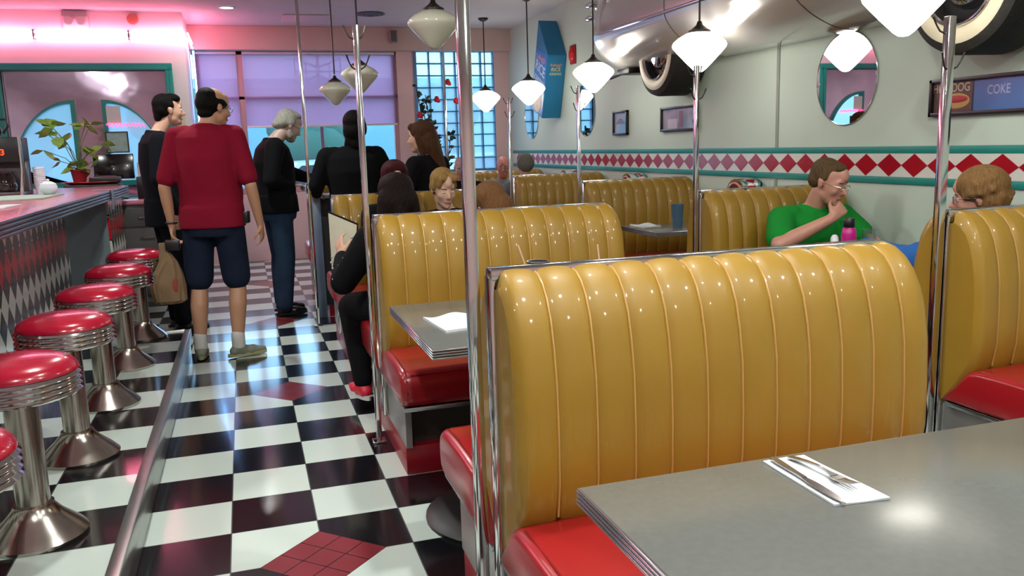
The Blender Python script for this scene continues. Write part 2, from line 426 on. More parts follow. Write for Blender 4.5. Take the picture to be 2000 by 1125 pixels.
for s in (-1, 1):
    bm = BM(); tube(bm, [(0, 0, 2.63), (s*.29, 0, 2.74), (s*.29, 0, 2.42), (0, 0, 2.53)], .016, closed=True)
    tube(bm, [(s*.15, 0, 2.48), (s*.15, 0, 2.68)], .01); tube(bm, [(0, 0, 2.58), (s*.29, 0, 2.58)], .01); obj('wing_frame', bm, redp, r)

# ------------------------------------------------------------------ ceiling fittings, lights
def area(name, loc, size, e_, col, rot=(0, 0, 0), shape='DISK', sy=None):
    l = bpy.data.lights.new(name, 'AREA'); l.shape = shape; l.size = size; l.energy = e_; l.color = col
    if sy: l.size_y = sy
    o = bpy.data.objects.new(name, l); COL.objects.link(o); o.location = loc; o.rotation_euler = rot; return o
can_e = M('can_lens', 'fff6ea', .4, emit=9, ecol='fff0e0')
def can(x, y, label, en=14, col=(.97, 1, .94), grp='recessed downlights'):
    r = thing('recessed_downlight', label, 'ceiling light', (x, y, ZC), group=grp)
    bm = BM(); lathe(bm, [(.085, -.001), (.085, -.008), (.07, -.012), (.065, -.004)], 24, cap=False); obj('trim_ring', bm, whitewall, r)
    bm = BM(); lathe(bm, [(0, -.005), (.066, -.005), (.066, -.002), (0, -.002)], 24, cap=False); obj('lens', bm, can_e, r)
    a = area('downlight_lamp', (0, 0, -.02), .13, en, col); a.parent = r
can(.11, 6.6, 'lit recessed ceiling light above the front entrance', 10)
for (x, y) in ((-.1, 3.4), (-.1, .4), (-.1, -2.6), (1.2, -2.4), (2.9, -2.4), (1.25, -.9), (1.9, -4.4), (-2.2, .5), (-2.2, 3.6), (-2.2, -2.4)):  # unseen cans, added as fill light for the room
    can(x, y, 'added unseen recessed ceiling light filling the dining room with light', 32, grp='added fill downlights over the dining room')
# pendants
def shade_prof(): return [(.0, .0), (.055, .0), (.075, -.006), (.118, -.03), (.143, -.052), (.15, -.068), (.146, -.082), (.12, -.112), (.07, -.165), (.035, -.2), (.018, -.212), (0, -.215)]
def pendant(x, y, zc, on, label):
    r = thing('pendant_lamp', label, 'pendant lamp', (x, y, zc), group='lit opal pendants along the wall booths' if on else 'unlit opal pendants over the aisle booths'); K = 1.18 if on else 1.0
    bm = BM(); lathe(bm, [(a*K, (z+.09)*K) for a, z in shade_prof()], 40); obj('shade', bm, lit if on else opal, r)
    bm = BM(); lathe(bm, [(a*K, z*K) for a, z in [(0, .15), (.012, .15), (.018, .13), (.045, .108), (.062, .10), (.062, .086), (.0, .086)]], 28); obj('fitter', bm, bronze, r)
    bm = BM(); tube(bm, [(0, 0, .16), (0, 0, ZC-zc-.01)], .007, 8); obj('rod', bm, bronze, r)
    bm = BM(); lathe(bm, [(0, ZC-zc-.001), (.062, ZC-zc-.001), (.055, ZC-zc-.02), (.02, ZC-zc-.04), (0, ZC-zc-.04)], 24); obj('canopy', bm, bronze, r)
pendant(1.24, 1.81, 2.04, 0, 'unlit white glass pendant, the largest and nearest, left of the thick chrome post')
pendant(1.08, 3.83, 1.93, 0, 'unlit glass pendant partly behind the second chrome post')
pendant(1.03, 5.21, 1.91, 0, 'smallest unlit glass pendant, hanging before the wide shade')
pendant(2.925, .042, 1.926, 1, 'nearest lit pendant, cropped by the top of the picture')
pendant(3.066, 2.025, 1.95, 1, 'lit pendant in front of the rear whitewall tire')
pendant(3.09, 3.854, 1.938, 1, 'lit pendant right of the red alarm, by the rear of the silver car')
pendant(3.101, 5.636, 1.926, 1, 'lit pendant hanging in front of the blue cereal box')
pendant(3.03, 7.06, 1.92, 1, 'farthest lit pendant, before the glass block window')
# vent, hatch, speaker, emergency light
r = thing('ceiling_vent', 'round dark ceiling vent near the front windows', 'vent', (1.65, 6.86, ZC))
for k in range(3):
    bm = BM(); lathe(bm, [(.16-.045*k, -.001), (.165-.045*k, -.012-.006*k), (.135-.045*k, -.016-.006*k), (.13-.045*k, -.002)], 28, cap=False); obj('louvre_ring', bm, M('vent_grey', '5a565a', .5), r)
bm = BM(); box(bm, .70, 1.25, 7.0, 7.5, ZC-.012, ZC-.001, .003); tag(obj('access_hatch', bm, M('hatch', 'd2b8be', .6)), 'pale square access hatch in the ceiling by the front windows', 'hatch')
r = thing('wall_speaker', 'small grey speaker on the header above the wide shade', 'speaker', (2.08, YF-.16, 2.76))
bm = BM(); box(bm, -.045, .045, -.09, 0, -.075, .075, .008); obj('cabinet', bm, M('speaker_grey', '8c7f80', .5), r)
bm = BM(); box(bm, -.036, .036, -.094, -.088, -.065, .065, .003); obj('grille', bm, M('grille', '5c5254', .8), r)
r = thing('emergency_light', 'clear-covered emergency light high on the pink wall above the teal frame', 'emergency light', (-1.40, YL-.002, 2.79))
bm = BM(); box(bm, -.12, .12, -.05, 0, .03, .085, .006); obj('battery_case', bm, M('em_grey', 'b8b0b8', .5), r)
for s in (-1, 1):
    bm = BM(); lathe(bm, [(0, 0), (.03, .0), (.045, .05), (0, .055)], 20, Matrix.Translation((s*.06, -.02, -.02)) @ Matrix.Rotation(pi/2, 4, 'X')); obj('lamp_head', bm, M('lamp_head', 'f8e6ee', .2), r)
bm = BM(); box(bm, -.12, .12, -.008, 0, -.09, .04, .003); obj('backplate', bm, M('em_glow_white', 'f4eaf0', .4), r)  # white plate added to imitate the neon glow on this fitting
bm = BM(); box(bm, -.13, .13, -.09, -.0, -.1, .03, .006); obj('clear_cover', bm, M('clear_cover', 'ffffff', .1, alpha=.12), r)
r = thing('smoke_detector', 'small round red-tinted alarm sounder on the pink wall', 'detector', (-.85, YL-.001, 2.80))
bm = BM(); lathe(bm, [(0, 0), (.06, 0), (.055, .03), (.03, .04), (0, .04)], 24, Matrix.Rotation(pi/2, 4, 'X')); obj('housing', bm, M('detector', 'c0786c', .5), r)
# neon
pk = M('pink_neon', 'ffd0dc', .3, emit=42, ecol='ff7c9c'); bn = M('blue_neon', 'b0dcff', .3, emit=22, ecol='6fb4ff')
r = thing('pink_neon_tube', 'long glowing double pink neon tube on the wall above the teal framed window', 'neon light', (0, 0, 0))
for k in range(2):
    bm = BM(); z = 2.60+.055*k
    tube(bm, [(XL+.05, YL-.05, z), (XC+.02, YL-.05, z)], .009, 10); obj('tube', bm, pk, r)
bm = BM()
for x in (-3.6, -2.7, -1.8, -.9): box(bm, x-.008, x+.008, YL-.06, YL, 2.585, 2.68)
obj('clip', bm, chrome, r)
r = thing('pink_neon_tube', 'short glowing pink neon tube running back from the wall corner to the shades', 'neon light', (0, 0, 0))
for k in range(2):
    bm = BM(); z = 2.60+.055*k; tube(bm, [(XC+.045, YL-.05, z), (XC+.045, YF-.25, z)], .009, 10); obj('tube', bm, pk, r)
bm = BM(); tube(bm, [(XC+.05, YF-.26, 2.57), (XC+.05, YF-.26, 1.75)], .009, 10)
r = thing('blue_neon_tube', 'upright glowing blue neon tube at the corner by the narrow shade', 'neon light', (0, 0, 0)); obj('tube', bm, bn, r)
# a second run of neon over the counter side, out of frame but reflected in chrome and floor
# reflection of unseen neon script, made as a glowing tube (shapes only)
r = thing('neon_reflection', 'glowing red squiggle imitating a neon reflection in the right quarter-round pane', 'neon reflection', (-1.02, YL-.04, 1.70))
bm = BM(); pts = [(-.19+.38*i/60, 0, .018*sin(i*1.15)+(0 if i < 34 else .006*sin(i*2.1))) for i in range(61)]
tube(bm, pts, .004, 6); obj('tube', bm, M('red_neon_reflection', 'ff6080', .3, emit=7, ecol='ff2050'), r)
r = thing('framed_notice', 'dark framed notice standing in the right quarter-round pane', 'notice', (-1.12, YL-.035, 1.42))
bm = BM(); ring_frame(bm, -.1, .1, 0, .2, .012, 0, .015, 0); obj('frame', bm, blackp, r)
bm = BM(); box(bm, -.1, .1, .004, .01, 0, .2); obj('sheet', bm, M('notice_sheet', '8fb0a8', .6, var=.3, scale=20), r)
bm = BM(); box(bm, -1.2, -1.06, YL-.03, YL-.026, 1.72, 1.9); tag(obj('paper_notice', bm, paper, smooth=False), 'white paper notice taped high in the right quarter-round pane', 'notice')
bm = BM(); box(bm, -.95, -.78, YL-.03, YL-.026, 1.05, 1.3); tag(obj('paper_sheet', bm, paper, smooth=False), 'plain white sheet standing at the foot of the right pane', 'paper')
bm = BM(); box(bm, -.5, -.42, YL-.008, YL-.002, 1.58, 1.84); tag(obj('paper_card', bm, M('cream_card', 'd8ccb4', .6), smooth=False), 'cream card on the white wall just right of the teal frame', 'paper')

# ------------------------------------------------------------------ booths
def back_half(x0, x1, nch, s, top=1.06, rl=.025, rr=.06):
    """one upholstered backrest; s=-1 faces -y, s=+1 faces +y; local y=0 is the centre of the double bench"""
    prof = [(.04, .322), (.10, .40), (.155, .49), (.172, .58), (.172, .70), (.165, .82), (.15, .90), (.132, .962), (.108, 1.008), (.08, 1.038), (.05, 1.055), (.026, 1.06), (.016, 1.05)]
    prof = [(d, z*top/1.06) for d, z in prof]
    # densify
    P = []
    for i in range(len(prof)-1):
        k = 2
        for j in range(k):
            t = j/k; P.append((prof[i][0]*(1-t)+prof[i+1][0]*t, prof[i][1]*(1-t)+prof[i+1][1]*t))
    P.append(prof[-1])
    N = []
    for i, (d, z) in enumerate(P):
        a, b = P[max(i-1, 0)], P[min(i+1, len(P)-1)]; t = Vector((b[0]-a[0], b[1]-a[1])).normalized(); N.append((t.y, -t.x))
    bm = BM(); W = x1-x0; per = 8; cols = []
    nx = nch*per
    for i in range(nx+1):
        u = i/nx*nch; x = x0+W*i/nx; fr = u-int(u) if i < nx else 1.0
        bul = .0115*(abs(sin(pi*fr))**.45)
        dl, dr = x-x0, x1-x
        el = rl-sqrt(max(0, rl*rl-(rl-min(dl, rl))**2)); er = rr-sqrt(max(0, rr*rr-(rr-min(dr, rr))**2))
        col = []
        for (d, z), (nd, nz) in zip(P, N):
            o_ = bul-el*.8-er*.55
            dd, zz = d+nd*o_, z+nz*min(o_, .0115)
            if z > .9: zz -= er*((z-.9)/.16)*.9+el*((z-.9)/.16)*.5
            dd = max(dd, .012)
            col.append(bm.verts.new((x, s*dd, zz)))
        col.append(bm.verts.new((x, s*.012, .322))); cols.append(col)
    for a, b in zip(cols, cols[1:]):
        for k in range(len(a)): bm.faces.new((a[k], a[(k+1) % len(a)], b[(k+1) % len(a)], b[k]))
    for c in (cols[0], cols[-1]):
        o_ = [bm.verts.new(v.co) for v in c[:-1]]; i_ = [bm.verts.new((v.co.x, s*.011, v.co.z)) for v in c[:-1]]
        for k in range(len(o_)-1): bm.faces.new((o_[k], o_[k+1], i_[k+1], i_[k]))
    return bm
def piping(x0, x1, nch, s, top=1.06):
    bm = BM()
    for i in range(1, nch):
        x = x0+(x1-x0)*i/nch
        pts = [(.158, .49), (.173, .58), (.173, .70), (.166, .82), (.152, .90), (.134, .962), (.110, 1.008), (.081, 1.040), (.05, 1.057), (.026, 1.061)]
        tube(bm, [(x, s*(d+.001), z*top/1.06) for d, z in pts], .0034, 6)
    return bm
def bench(name, label, x0, x1, yc, nch, group, sides=(-1, 1), steel_end=True):
    r = thing(name, label, 'booth bench', (x0, yc, 0), group=group); W = x1-x0
    for s in sides:
        b = obj('backrest', back_half(.01, W, nch, s), vinyl, r, angle=60)
        obj('piping', piping(.01, W, nch, s), MATS['gold_piping'], b)
        bm = BM(); sec = [(.035, .337), (.30, .335), (.58, .335), (.612, .35), (.622, .385), (.622, .43), (.613, .462), (.592, .480), (.56, .488), (.44, .494), (.30, .494), (.19, .488), (.15, .475), (.10, .41)]
        rows = []; xs = [(-.012, .05), (-.009, .03), (0, .012), (.014, .003), (.035, 0)]+[(W*k/8, 0) for k in range(1, 8)]+[(W-.02, 0), (W, .01)]
        for x, ins in xs:
            cr = .010*max(0, cos(pi*(x/W-.5)))
            rows.append([bm.verts.new((x, s*(.33+(d-.33)*(1-ins*1.7)), .41+(z-.41)*(1-ins*5)+(cr if z > .46 else 0))) for d, z in sec])
        for a, b in zip(rows, rows[1:]):
            for k in range(len(a)): bm.faces.new((a[k], a[(k+1) % len(a)], b[(k+1) % len(a)], b[k]))
        bm.faces.new(rows[0]); bm.faces.new(rows[-1])
        se = obj('seat', bm, redv, r, angle=60)
        bm = BM(); tube(bm, [(.012, s*.2, .487), (.012, s*.44, .492), (.012, s*.56, .486), (.012, s*.595, .474), (.012, s*.612, .45), (.012, s*.618, .40), (.012, s*.6, .35)], .004, 6)
        tube(bm, [(.03, s*.606, .472), (W-.03, s*.606, .472)], .004, 6); obj('welt', bm, M('dark_red_welt', '7c0a10', .35), se)
        bm = BM(); box(bm, 0, W, *sorted((s*.05, s*.60)), .318, .336, .003); obj('seat_trim', bm, alu, r)
    ye = .40 if len(sides) == 2 else .0
    y0, y1 = (-.44 if -1 in sides else -.02), (.44 if 1 in sides else .02)
    bm = BM(); box(bm, .045, W, y0+.03, y1-.03, .12, .32); obj('plinth', bm, M('dark_plinth', '38322c', .5), r, smooth=False)
    bm = BM(); box(bm, .02, .046, y0-.04, y1+.04, .125, .318); obj('end_panel', bm, M('plinth_steel', 'b4b0b0', .3, .8, var=.05), r, smooth=False)
    bm = BM(); box(bm, .02, W, y0-.02, y1+.02, .0, .125, .004); obj('kickboard', bm, redkick, r)
    bm = BM(); box(bm, -.004, .02, -.022, .022, .13, 1.055, .004); box(bm, .0, W-.05, -.024, .024, 1.045, 1.0735, .004); obj('chrome_strip', bm, chrome, r)
    return r
AB = 'double benches along the aisle'; WB = 'double benches along the wall'
bench('booth_bench', 'nearest gold channelled double booth bench with red seats, behind the big grey table', .685, 1.87, -1.13, 12, AB)
bench('booth_bench', 'second gold and red aisle booth bench, behind the table with the crumpled napkin', .685, 1.87, .77, 12, AB)
bench('booth_bench', 'gold booth bench behind the seated short-haired diner, third along the aisle', .685, 1.87, 2.67, 12, AB)
bench('booth_bench', 'farthest gold and red aisle booth bench, beyond the upright grey post', .685, 1.87, 4.98, 12, AB)
bench('booth_bench', 'gold wall booth bench at the right edge, with a curly-haired woman behind it', 2.67, XW-.02, -.5, 10, WB)
bench('booth_bench', 'gold wall booth bench behind the man in the green shirt', 2.67, XW-.02, 1.33, 10, WB)
bench('booth_bench', 'gold wall booth bench behind the table with the blue tumbler', 2.67, XW-.02, 3.13, 10, WB)
bench('booth_bench', 'gold wall booth bench with a grey-haired diner showing above its left end', 2.67, XW-.02, 4.92, 10, WB)
bench('booth_bench', 'farthest gold booth bench under the glass block window', 2.3, XW-.02, 6.75, 13, WB)

def coat_pole(x, y, h, label, sq=.027, tall=False, hooks=True):
    r = thing('coat_pole', label, 'pole', (x, y, 0), group='chrome poles')
    bm = BM(); a = sq/2; box(bm, -a, a, -a, a, 0, h, .003); obj('post', bm, chrome, r)
    bm = BM(); box(bm, -a-.018, a+.018, -a-.018, a+.018, 0, .012, .003); obj('floor_flange', bm, chrome, r)
    if tall:
        bm = BM(); box(bm, -a-.018, a+.018, -a-.018, a+.018, h-.012, h-.001, .003); obj('ceiling_flange', bm, chrome, r)
    if hooks:
        for k, (zz, an) in enumerate(((h-.03, .5), (h-.03, 2.7), (h-.16, -.4), (h-.16, 3.6), (h-.33, 1.4))):
            bm = BM(); c, s = cos(an), sin(an)
            tube(bm, [(c*a, s*a, zz-.03), (c*(a+.018), s*(a+.018), zz-.02), (c*(a+.03), s*(a+.03), zz+.0), (c*(a+.042), s*(a+.042), zz+.03)], [.0035, .0035, .003, .0042], 8); obj('coat_hook', bm, bronze, r)
for (x, y, h, lb) in ((.645, -1.13, 2.05, 'thick chrome post at the aisle end of the nearest bench'), (.657, .77, 1.90, 'chrome post at the end of the second aisle bench, rising to the hanging lamp cord'),
                   (2.645, -.5, 1.78, 'chrome coat pole in front of the right whitewall tire'), (2.65, 1.33, 1.78, 'chrome coat pole under the lit pendant by the rear tire'),
                   (2.65, 3.13, 1.80, 'chrome coat pole beside the second oval mirror'), (2.65, 4.92, 1.82, 'chrome coat pole nearest the corner of the wall band')):
    coat_pole(x, y, h, lb, .029 if y == -1.13 else (.031 if y == -.5 else .026))
coat_pole(.615, 3.62, ZC, 'full-height chrome pole left of the person in the black jacket', .024, True, False)
coat_pole(2.6, 7.4, ZC, 'full-height chrome pole in front of the glass block window', .026, True, False)

# ------------------------------------------------------------------ tables
def table(x0, x1, y0, y1, label, col_x=None, group='grey laminate booth tables'):
    cx = (x0+x1)/2; cy = (y0+y1)/2
    r = thing('booth_table', label, 'table', (cx, cy, 0), group=group); hx, hy = (x1-x0)/2, (y1-y0)/2
    bm = BM(); box(bm, -hx, hx, -hy, hy, .722, .752, .004); obj('tabletop', bm, laminate, r)
    bm = BM()
    for k in range(4): box(bm, -hx-.004, hx+.004, -hy-.004, hy+.004, .7185+.0083*k, .7185+.0083*k+.0062, .002, 1)
    # hollow it: the ribs wrap the slab, leaving its top free
    obj('edge_band', bm, alu, r)
    bm = BM(); tube(bm, [((col_x or 0), 0, .02), ((col_x or 0), 0, .72)], .038, 16); obj('column', bm, blackm, r)
    bm = BM(); lathe(bm, [(0, 0), (.29, 0), (.29, .012), (.25, .03), (.06, .045), (.05, .06), (0, .06)], 36, Matrix.Translation(((col_x or 0), 0, 0))); obj('base', bm, blackm, r)
    return r
table(.675, 1.86, -2.47, -1.72, 'big grey laminate table in the foreground with a set of cutlery', -.28)
table(.655, 1.86, -.58, .21, 'grey laminate table with a crumpled white napkin, beside the aisle', -.28)
table(.66, 1.86, 1.34, 2.10, 'grey laminate table between the menu reader and the short-haired diner', -.28)
table(2.80, XW-.01, .12, .76, 'grey laminate table where the man in green eats', 0)
table(2.78, XW-.01, 2.08, 2.66, 'grey laminate table carrying the blue tumbler', .1)
table(2.80, XW-.01, 3.72, 4.32, 'grey laminate wall table behind the coat pole by the framed pictures', 0)
table(2.80, XW-.01, 5.55, 6.15, 'farthest grey laminate wall table, between the two older diners', 0)

# things on the tables
def napkin_mesh(pts, z, th=.004, puff=.004, seed=1, n=14):
    rnd = random.Random(seed); bm = BM(); a, b, c, d = [Vector((x, y, 0)) for x, y in pts]; g = []
    for i in range(n+1):
        row = []
        for j in range(n+1):
            u, v = i/n, j/n; p_ = (a*(1-u)+b*u)*(1-v)+(d*(1-u)+c*u)*v
            row.append(bm.verts.new((p_.x, p_.y, z+th+puff*(.5+.5*sin(u*7+seed)*cos(v*5+seed*2)))))
        g.append(row)
    for i in range(n):
        for j in range(n): bm.faces.new((g[i][j], g[i+1][j], g[i+1][j+1], g[i][j+1]))
    r_ = bmesh.ops.extrude_face_region(bm, geom=list(bm.faces))
    for v in [q for q in r_['geom'] if isinstance(q, bmesh.types.BMVert)]: v.co.z = z
    return bm
NZ = .7525
tag(obj('paper_napkin', napkin_mesh([(1.046, -1.739), (1.136, -1.741), (1.145, -1.962), (1.04, -1.952)], NZ, .002, .002, 1), paper), 'folded white napkin under the fork and knife on the foreground table', 'napkin')
tag(obj('paper_napkin', napkin_mesh([(.72, -.115), (.885, -.10), (.86, -.35), (.745, -.375)], NZ, .003, .012, 3), paper), 'crumpled white napkin lying open on the second table beside the aisle', 'napkin')
tag(obj('paper_napkin', napkin_mesh([(2.83, 2.6), (3.0, 2.62), (2.99, 2.42), (2.84, 2.4)], NZ, .003, .012, 5), paper), 'white napkin on the wall table left of the blue tumbler', 'napkin')
sil = M('cutlery_steel', 'c0bfc2', .18, 1, var=.03)
def flat(bm, pts, wd, z, th=.002, arch=None):
    rows = []
    for i, (p_, w_) in enumerate(zip(pts, wd)):
        p_ = Vector(p_); d = Vector(pts[min(i+1, len(pts)-1)])-Vector(pts[max(i-1, 0)]); d.normalize(); nn = Vector((-d.y, d.x))
        zz = z+(arch[i] if arch else 0)
        rows.append([bm.verts.new((p_.x+nn.x*w_*k, p_.y+nn.y*w_*k, zz+t)) for k, t in ((-1, 0), (1, 0), (1, th), (-1, th))])
    for a, b in zip(rows, rows[1:]):
        for k in range(4): bm.faces.new((a[k], a[(k+1) % 4], b[(k+1) % 4], b[k]))
    bm.faces.new(rows[0]); bm.faces.new(rows[-1]); return bm
r = thing('table_knife', 'table knife on the left of the folded napkin', 'knife', (1.058, -1.85, NZ+.0065))
def L2(p0, p1, n): return [(p0[0]+(p1[0]-p0[0])*i/n, p0[1]+(p1[1]-p0[1])*i/n) for i in range(n+1)]
bm = BM(); flat(bm, L2((.004, .105), (-.001, .0), 5), [.006, .0068, .006, .005, .0045, .005], 0, .004); obj('handle', bm, sil, r)
bm = BM(); flat(bm, L2((-.001, .0), (-.004, -.112), 6), [.005, .008, .0085, .0085, .008, .006, .001], .001, .0015); obj('blade', bm, sil, r)
r = thing('table_fork', 'table fork on the right of the folded napkin', 'fork', (1.108, -1.83, NZ+.0065))
bm = BM(); flat(bm, L2((-.012, .078), (0, -.035), 8), [.007, .0075, .006, .005, .004, .0035, .0035, .004, .009], 0, .003, [0, .002, .004, .006, .007, .008, .007, .005, .003]); obj('handle', bm, sil, r)
bm = BM(); flat(bm, L2((0, -.033), (.001, -.05), 2), [.009, .012, .012], .003, .002)
for k in range(4): flat(bm, L2((.001-.0095+.0063*k, -.048), (.002-.0085+.0057*k, -.088), 3), [.0018, .0016, .0014, .0008], .003, .0018, [0, .001, .003, .006])
obj('tines', bm, sil, r)
def tumbler(x, y, z, r0, r1, h, mat, label, straw=None, name='drinking_glass', cat='glass', liquid=None):
    r = thing(name, label, cat, (x, y, z))
    bm = BM(); lathe(bm, [(0, 0), (r0, 0), (r0+.001, .004), (r1, h), (r1-.0025, h), (r0-.002, .006), (0, .006)], 28, cap=False); obj('cup', bm, mat, r)
    if liquid:
        bm = BM(); lathe(bm, [(0, .007), (r0-.0025, .007), (r0-.0025+(r1-r0)*.45, h*.5), (0, h*.5)], 24); obj('drink', bm, liquid, r)
    if straw:
        bm = BM(); tube(bm, [(0.01, 0, .012), (straw[0], straw[1], straw[2])], .0032, 8); obj('straw', bm, M('straw', 'e0b49c', .4), r)
    return r
tumbler(1.135, -.2, NZ, .03, .04, .195, M('smoke_tumbler', '55565a', .15, trans=.4), 'dark grey tumbler with a leaning straw, just above the nearest bench', (-.075, 0, .258))
tumbler(1.385, -.2, NZ, .028, .036, .17, M('smoke_tumbler', '55565a', .15, trans=.4), 'tumbler hidden by the nearest bench but for its straw', (-.016, 0, .24))
tumbler(3.06, 2.3, NZ, .034, .046, .165, M('blue_tumbler', '5a7d96', .2, trans=.35), 'tall blue plastic tumbler on the wall table', None, liquid=M('green_drink', '4f8a34', .2))
tumbler(3.2, .52, NZ, .03, .036, .13, M('clear_glass', 'dfe8e6', .03, trans=.95), 'clear drinking glass beside the magenta bottle')
r = thing('water_bottle', 'magenta water bottle with a black cap on the table of the man in green', 'bottle', (3.03, .47, NZ))
bm = BM(); lathe(bm, [(0, 0), (.034, 0), (.037, .006), (.037, .12), (.032, .145), (.022, .155), (0, .155)], 28); obj('body', bm, M('magenta_paint', 'b01478', .35), r)
bm = BM(); lathe(bm, [(0, .156), (.026, .156), (.028, .162), (.028, .195), (.024, .2), (0, .2)], 24); obj('cap', bm, blackp, r)
tag(obj('paper_napkin', remesh((lambda b: (ell(b, (2.975, .5, .80), (.03, .03, .045)), ell(b, (2.985, .52, .84), (.022, .02, .03)), ell(b, (2.96, .5, .765), (.035, .03, .014)), b)[-1])(BM()), .006, 3), paper), 'bunched white napkin standing left of the magenta bottle', 'napkin')
r = thing('dinner_plate', 'white dinner plate in front of the man in green', 'plate', (3.16, .32, NZ))
bm = BM(); lathe(bm, [(0, 0), (.08, 0), (.13, .02), (.128, .024), (.078, .006), (0, .006)], 36, cap=False); obj('dish', bm, M('china', 'e8e6e0', .2, 0, .3), r)
bm = BM(); ell(bm, (.02, .0, .018), (.05, .04, .022)); ell(bm, (-.04, .02, .014), (.03, .04, .015)); obj('food', bm, M('fried_food', 'a8743a', .8, var=.3, scale=60, bump=.4), r)
bm = BM(); flat(bm, L2((2.99, .36), (3.09, .33), 4), [.006, .007, .009, .012, .006], .79, .003, [0, .02, .04, .055, .06]); tag(obj('table_spoon', bm, sil), 'steel spoon propped up in front of the magenta bottle', 'spoon')
def jukebox(y, label):
    r = thing('tabletop_jukebox', label, 'jukebox', (XW-.115, y, NZ), group='chrome tabletop jukeboxes by the wall')
    pr = [(-.13, 0), (.13, 0), (.13, .2)]+[(.13*cos(a), .2+.13*sin(a)) for a in [pi*i/16 for i in range(1, 16)]]+[(-.13, .2)]
    Mx = Matrix(((0, 0, 1, 0), (1, 0, 0, 0), (0, 1, 0, 0), (0, 0, 0, 1)))
    bm = BM(); prism(bm, pr, -.07, .09, Mx); obj('cabinet', bm, chrome, r)
    bm = BM(); prism(bm, [(a*.8, .03+b*.86) for a, b in pr], -.078, -.069, Mx); obj('selection_window', bm, M('jukebox_face', '5c2a2c', .2, var=.5, scale=40), r)
    bm = BM(); tube(bm, [(-.075, .1*cos(a), .2+.1*sin(a)) for a in [pi*i/14 for i in range(15)]], .01, 8); obj('arch_tube', bm, M('amber_tube', 'c88878', .2), r)
    bm = BM()
    for k in range(8): box(bm, -.085, -.075, -.085+.0225*k, -.073+.0225*k, .02, .034, .002)
    obj('buttons', bm, paper, r)
for y, lb in ((1.78, 'chrome tabletop jukebox top showing left of the man in green'), (3.62, 'chrome tabletop jukebox top showing under the wide framed picture'), (5.25, 'chrome tabletop jukebox top showing right of the third coat pole')):
    if y != .44 or True: jukebox(y if y != 1.78 else 2.2, lb) if y in (.44, 1.78) else jukebox(y+.35 if y > 5 else 4.0, lb)
r = thing('condiment_caddy', 'dark condiment caddy on the wall table near the blue sleeve', 'caddy', (3.40, .28, NZ))
bm = BM(); box(bm, -.07, .07, -.05, .05, 0, .035, .006); obj('tray', bm, blackp, r)
for k, (dx, c_, h) in enumerate(((-.04, 'ketchup_red', .15), (.0, 'pepper_dark', .09), (.042, 'bottle_brown', .13))):
    bm = BM(); lathe(bm, [(0, .01), (.018, .01), (.018, h*.65), (.008, h*.85), (.008, h), (0, h)], 16, Matrix.Translation((dx, 0, 0))); obj('bottle', bm, M(c_, {'ketchup_red': '9c1712', 'pepper_dark': '2b2622', 'bottle_brown': '4a2d1a'}[c_], .3), r)

# ------------------------------------------------------------------ host stand
r = thing('host_stand', 'narrow host stand with an upright blue-grey end post and dark front, behind the menu reader', 'stand', (.69, 4.0, 0))
bm = BM(); box(bm, -.05, .03, -.05, .06, 0, 1.06, .004); obj('end_post', bm, M('blue_grey_laminate', '70809a', .3), r)
bm = BM(); box(bm, .03, .62, -.03, .24, .1, .98, .004); obj('cabinet', bm, M('stand_black', '1c1a1c', .5), r)
bm = BM(); box(bm, .03, .66, -.05, .27, .98, 1.01, .004); obj('top', bm, laminate, r)
bm = BM(); box(bm, .05, .62, -.02, .22, 0, .1); obj('kick', bm, redkick, r)

# ------------------------------------------------------------------ bar counter
def zmat(name):
    g = NG(name, col='808080', rough=.2, coat=.15)
    u = g.f('ADD', g.f('DIVIDE', g.y, .15), g.f('DIVIDE', g.z, .2)); v = g.f('SUBTRACT', g.f('DIVIDE', g.y, .15), g.f('DIVIDE', g.z, .2))
    par = g.f('MODULO', g.f('ABSOLUTE', g.f('FLOOR', u)), 2)
    par2 = g.f('MODULO', g.f('ABSOLUTE', g.f('ADD', g.f('FLOOR', u), g.f('FLOOR', v))), 2)
    band = g.f('MULTIPLY', g.f('GREATER_THAN', g.z, .70), g.f('LESS_THAN', g.z, .88))
    lt = g.mix(band, 'e0e0d8', 'c01226')
    return g.out(g.mix(par2, lt, g.mix(band, '0d0d11', '4a0810')))
dm = zmat('harlequin_tiles')
PZ = .165
r = thing('bar_counter', 'long bar counter with pink top, ribbed metal edge and harlequin tiled front', 'counter', (-1.1, 0, PZ))
def cpart(nm, fn, m, **k):
    bm = BM(); fn(bm)
    for v in bm.verts: v.co -= Vector((-1.1, 0, PZ))
    return obj(nm, bm, m, r, **k)
cpart('top', lambda b: box(b, -1.75, -.872, -3.2, 5.28, 1.045, 1.108, .003), pinklam)
def ribs(b):
    for k in range(4): box(b, -.874, -.855, -3.2, 5.3, 1.03+.0205*k, 1.03+.0205*k+.0165, .005, 2); box(b, -1.75, -.855, 5.28, 5.3, 1.03+.0205*k, 1.03+.0205*k+.0165, .005, 2)
cpart('edge_band', ribs, alu)
cpart('tiled_front', lambda b: box(b, -1.13, -1.10, -3.2, 3.65, PZ, 1.045), dm, smooth=False)
cpart('upper_rail', lambda b: box(b, -1.10, -1.09, -3.2, 3.66, .96, 1.045, .002), M('counter_grey', '76848a', .4))
cpart('end_panel', lambda b: box(b, -1.72, -.935, 4.40, 4.43, .0, 1.045), M('counter_grey', '76848a', .4), smooth=False)
cpart('end_tiled_front', lambda b: box(b, -.95, -.92, 4.43, 5.26, .0, 1.045), dm, smooth=False)
cpart('body', lambda b: (box(b, -1.7, -1.131, -3.2, 3.60, PZ, 1.045), box(b, -1.7, -.951, 4.44, 5.26, 0, 1.04)), M('counter_grey', '76848a', .4), smooth=False)
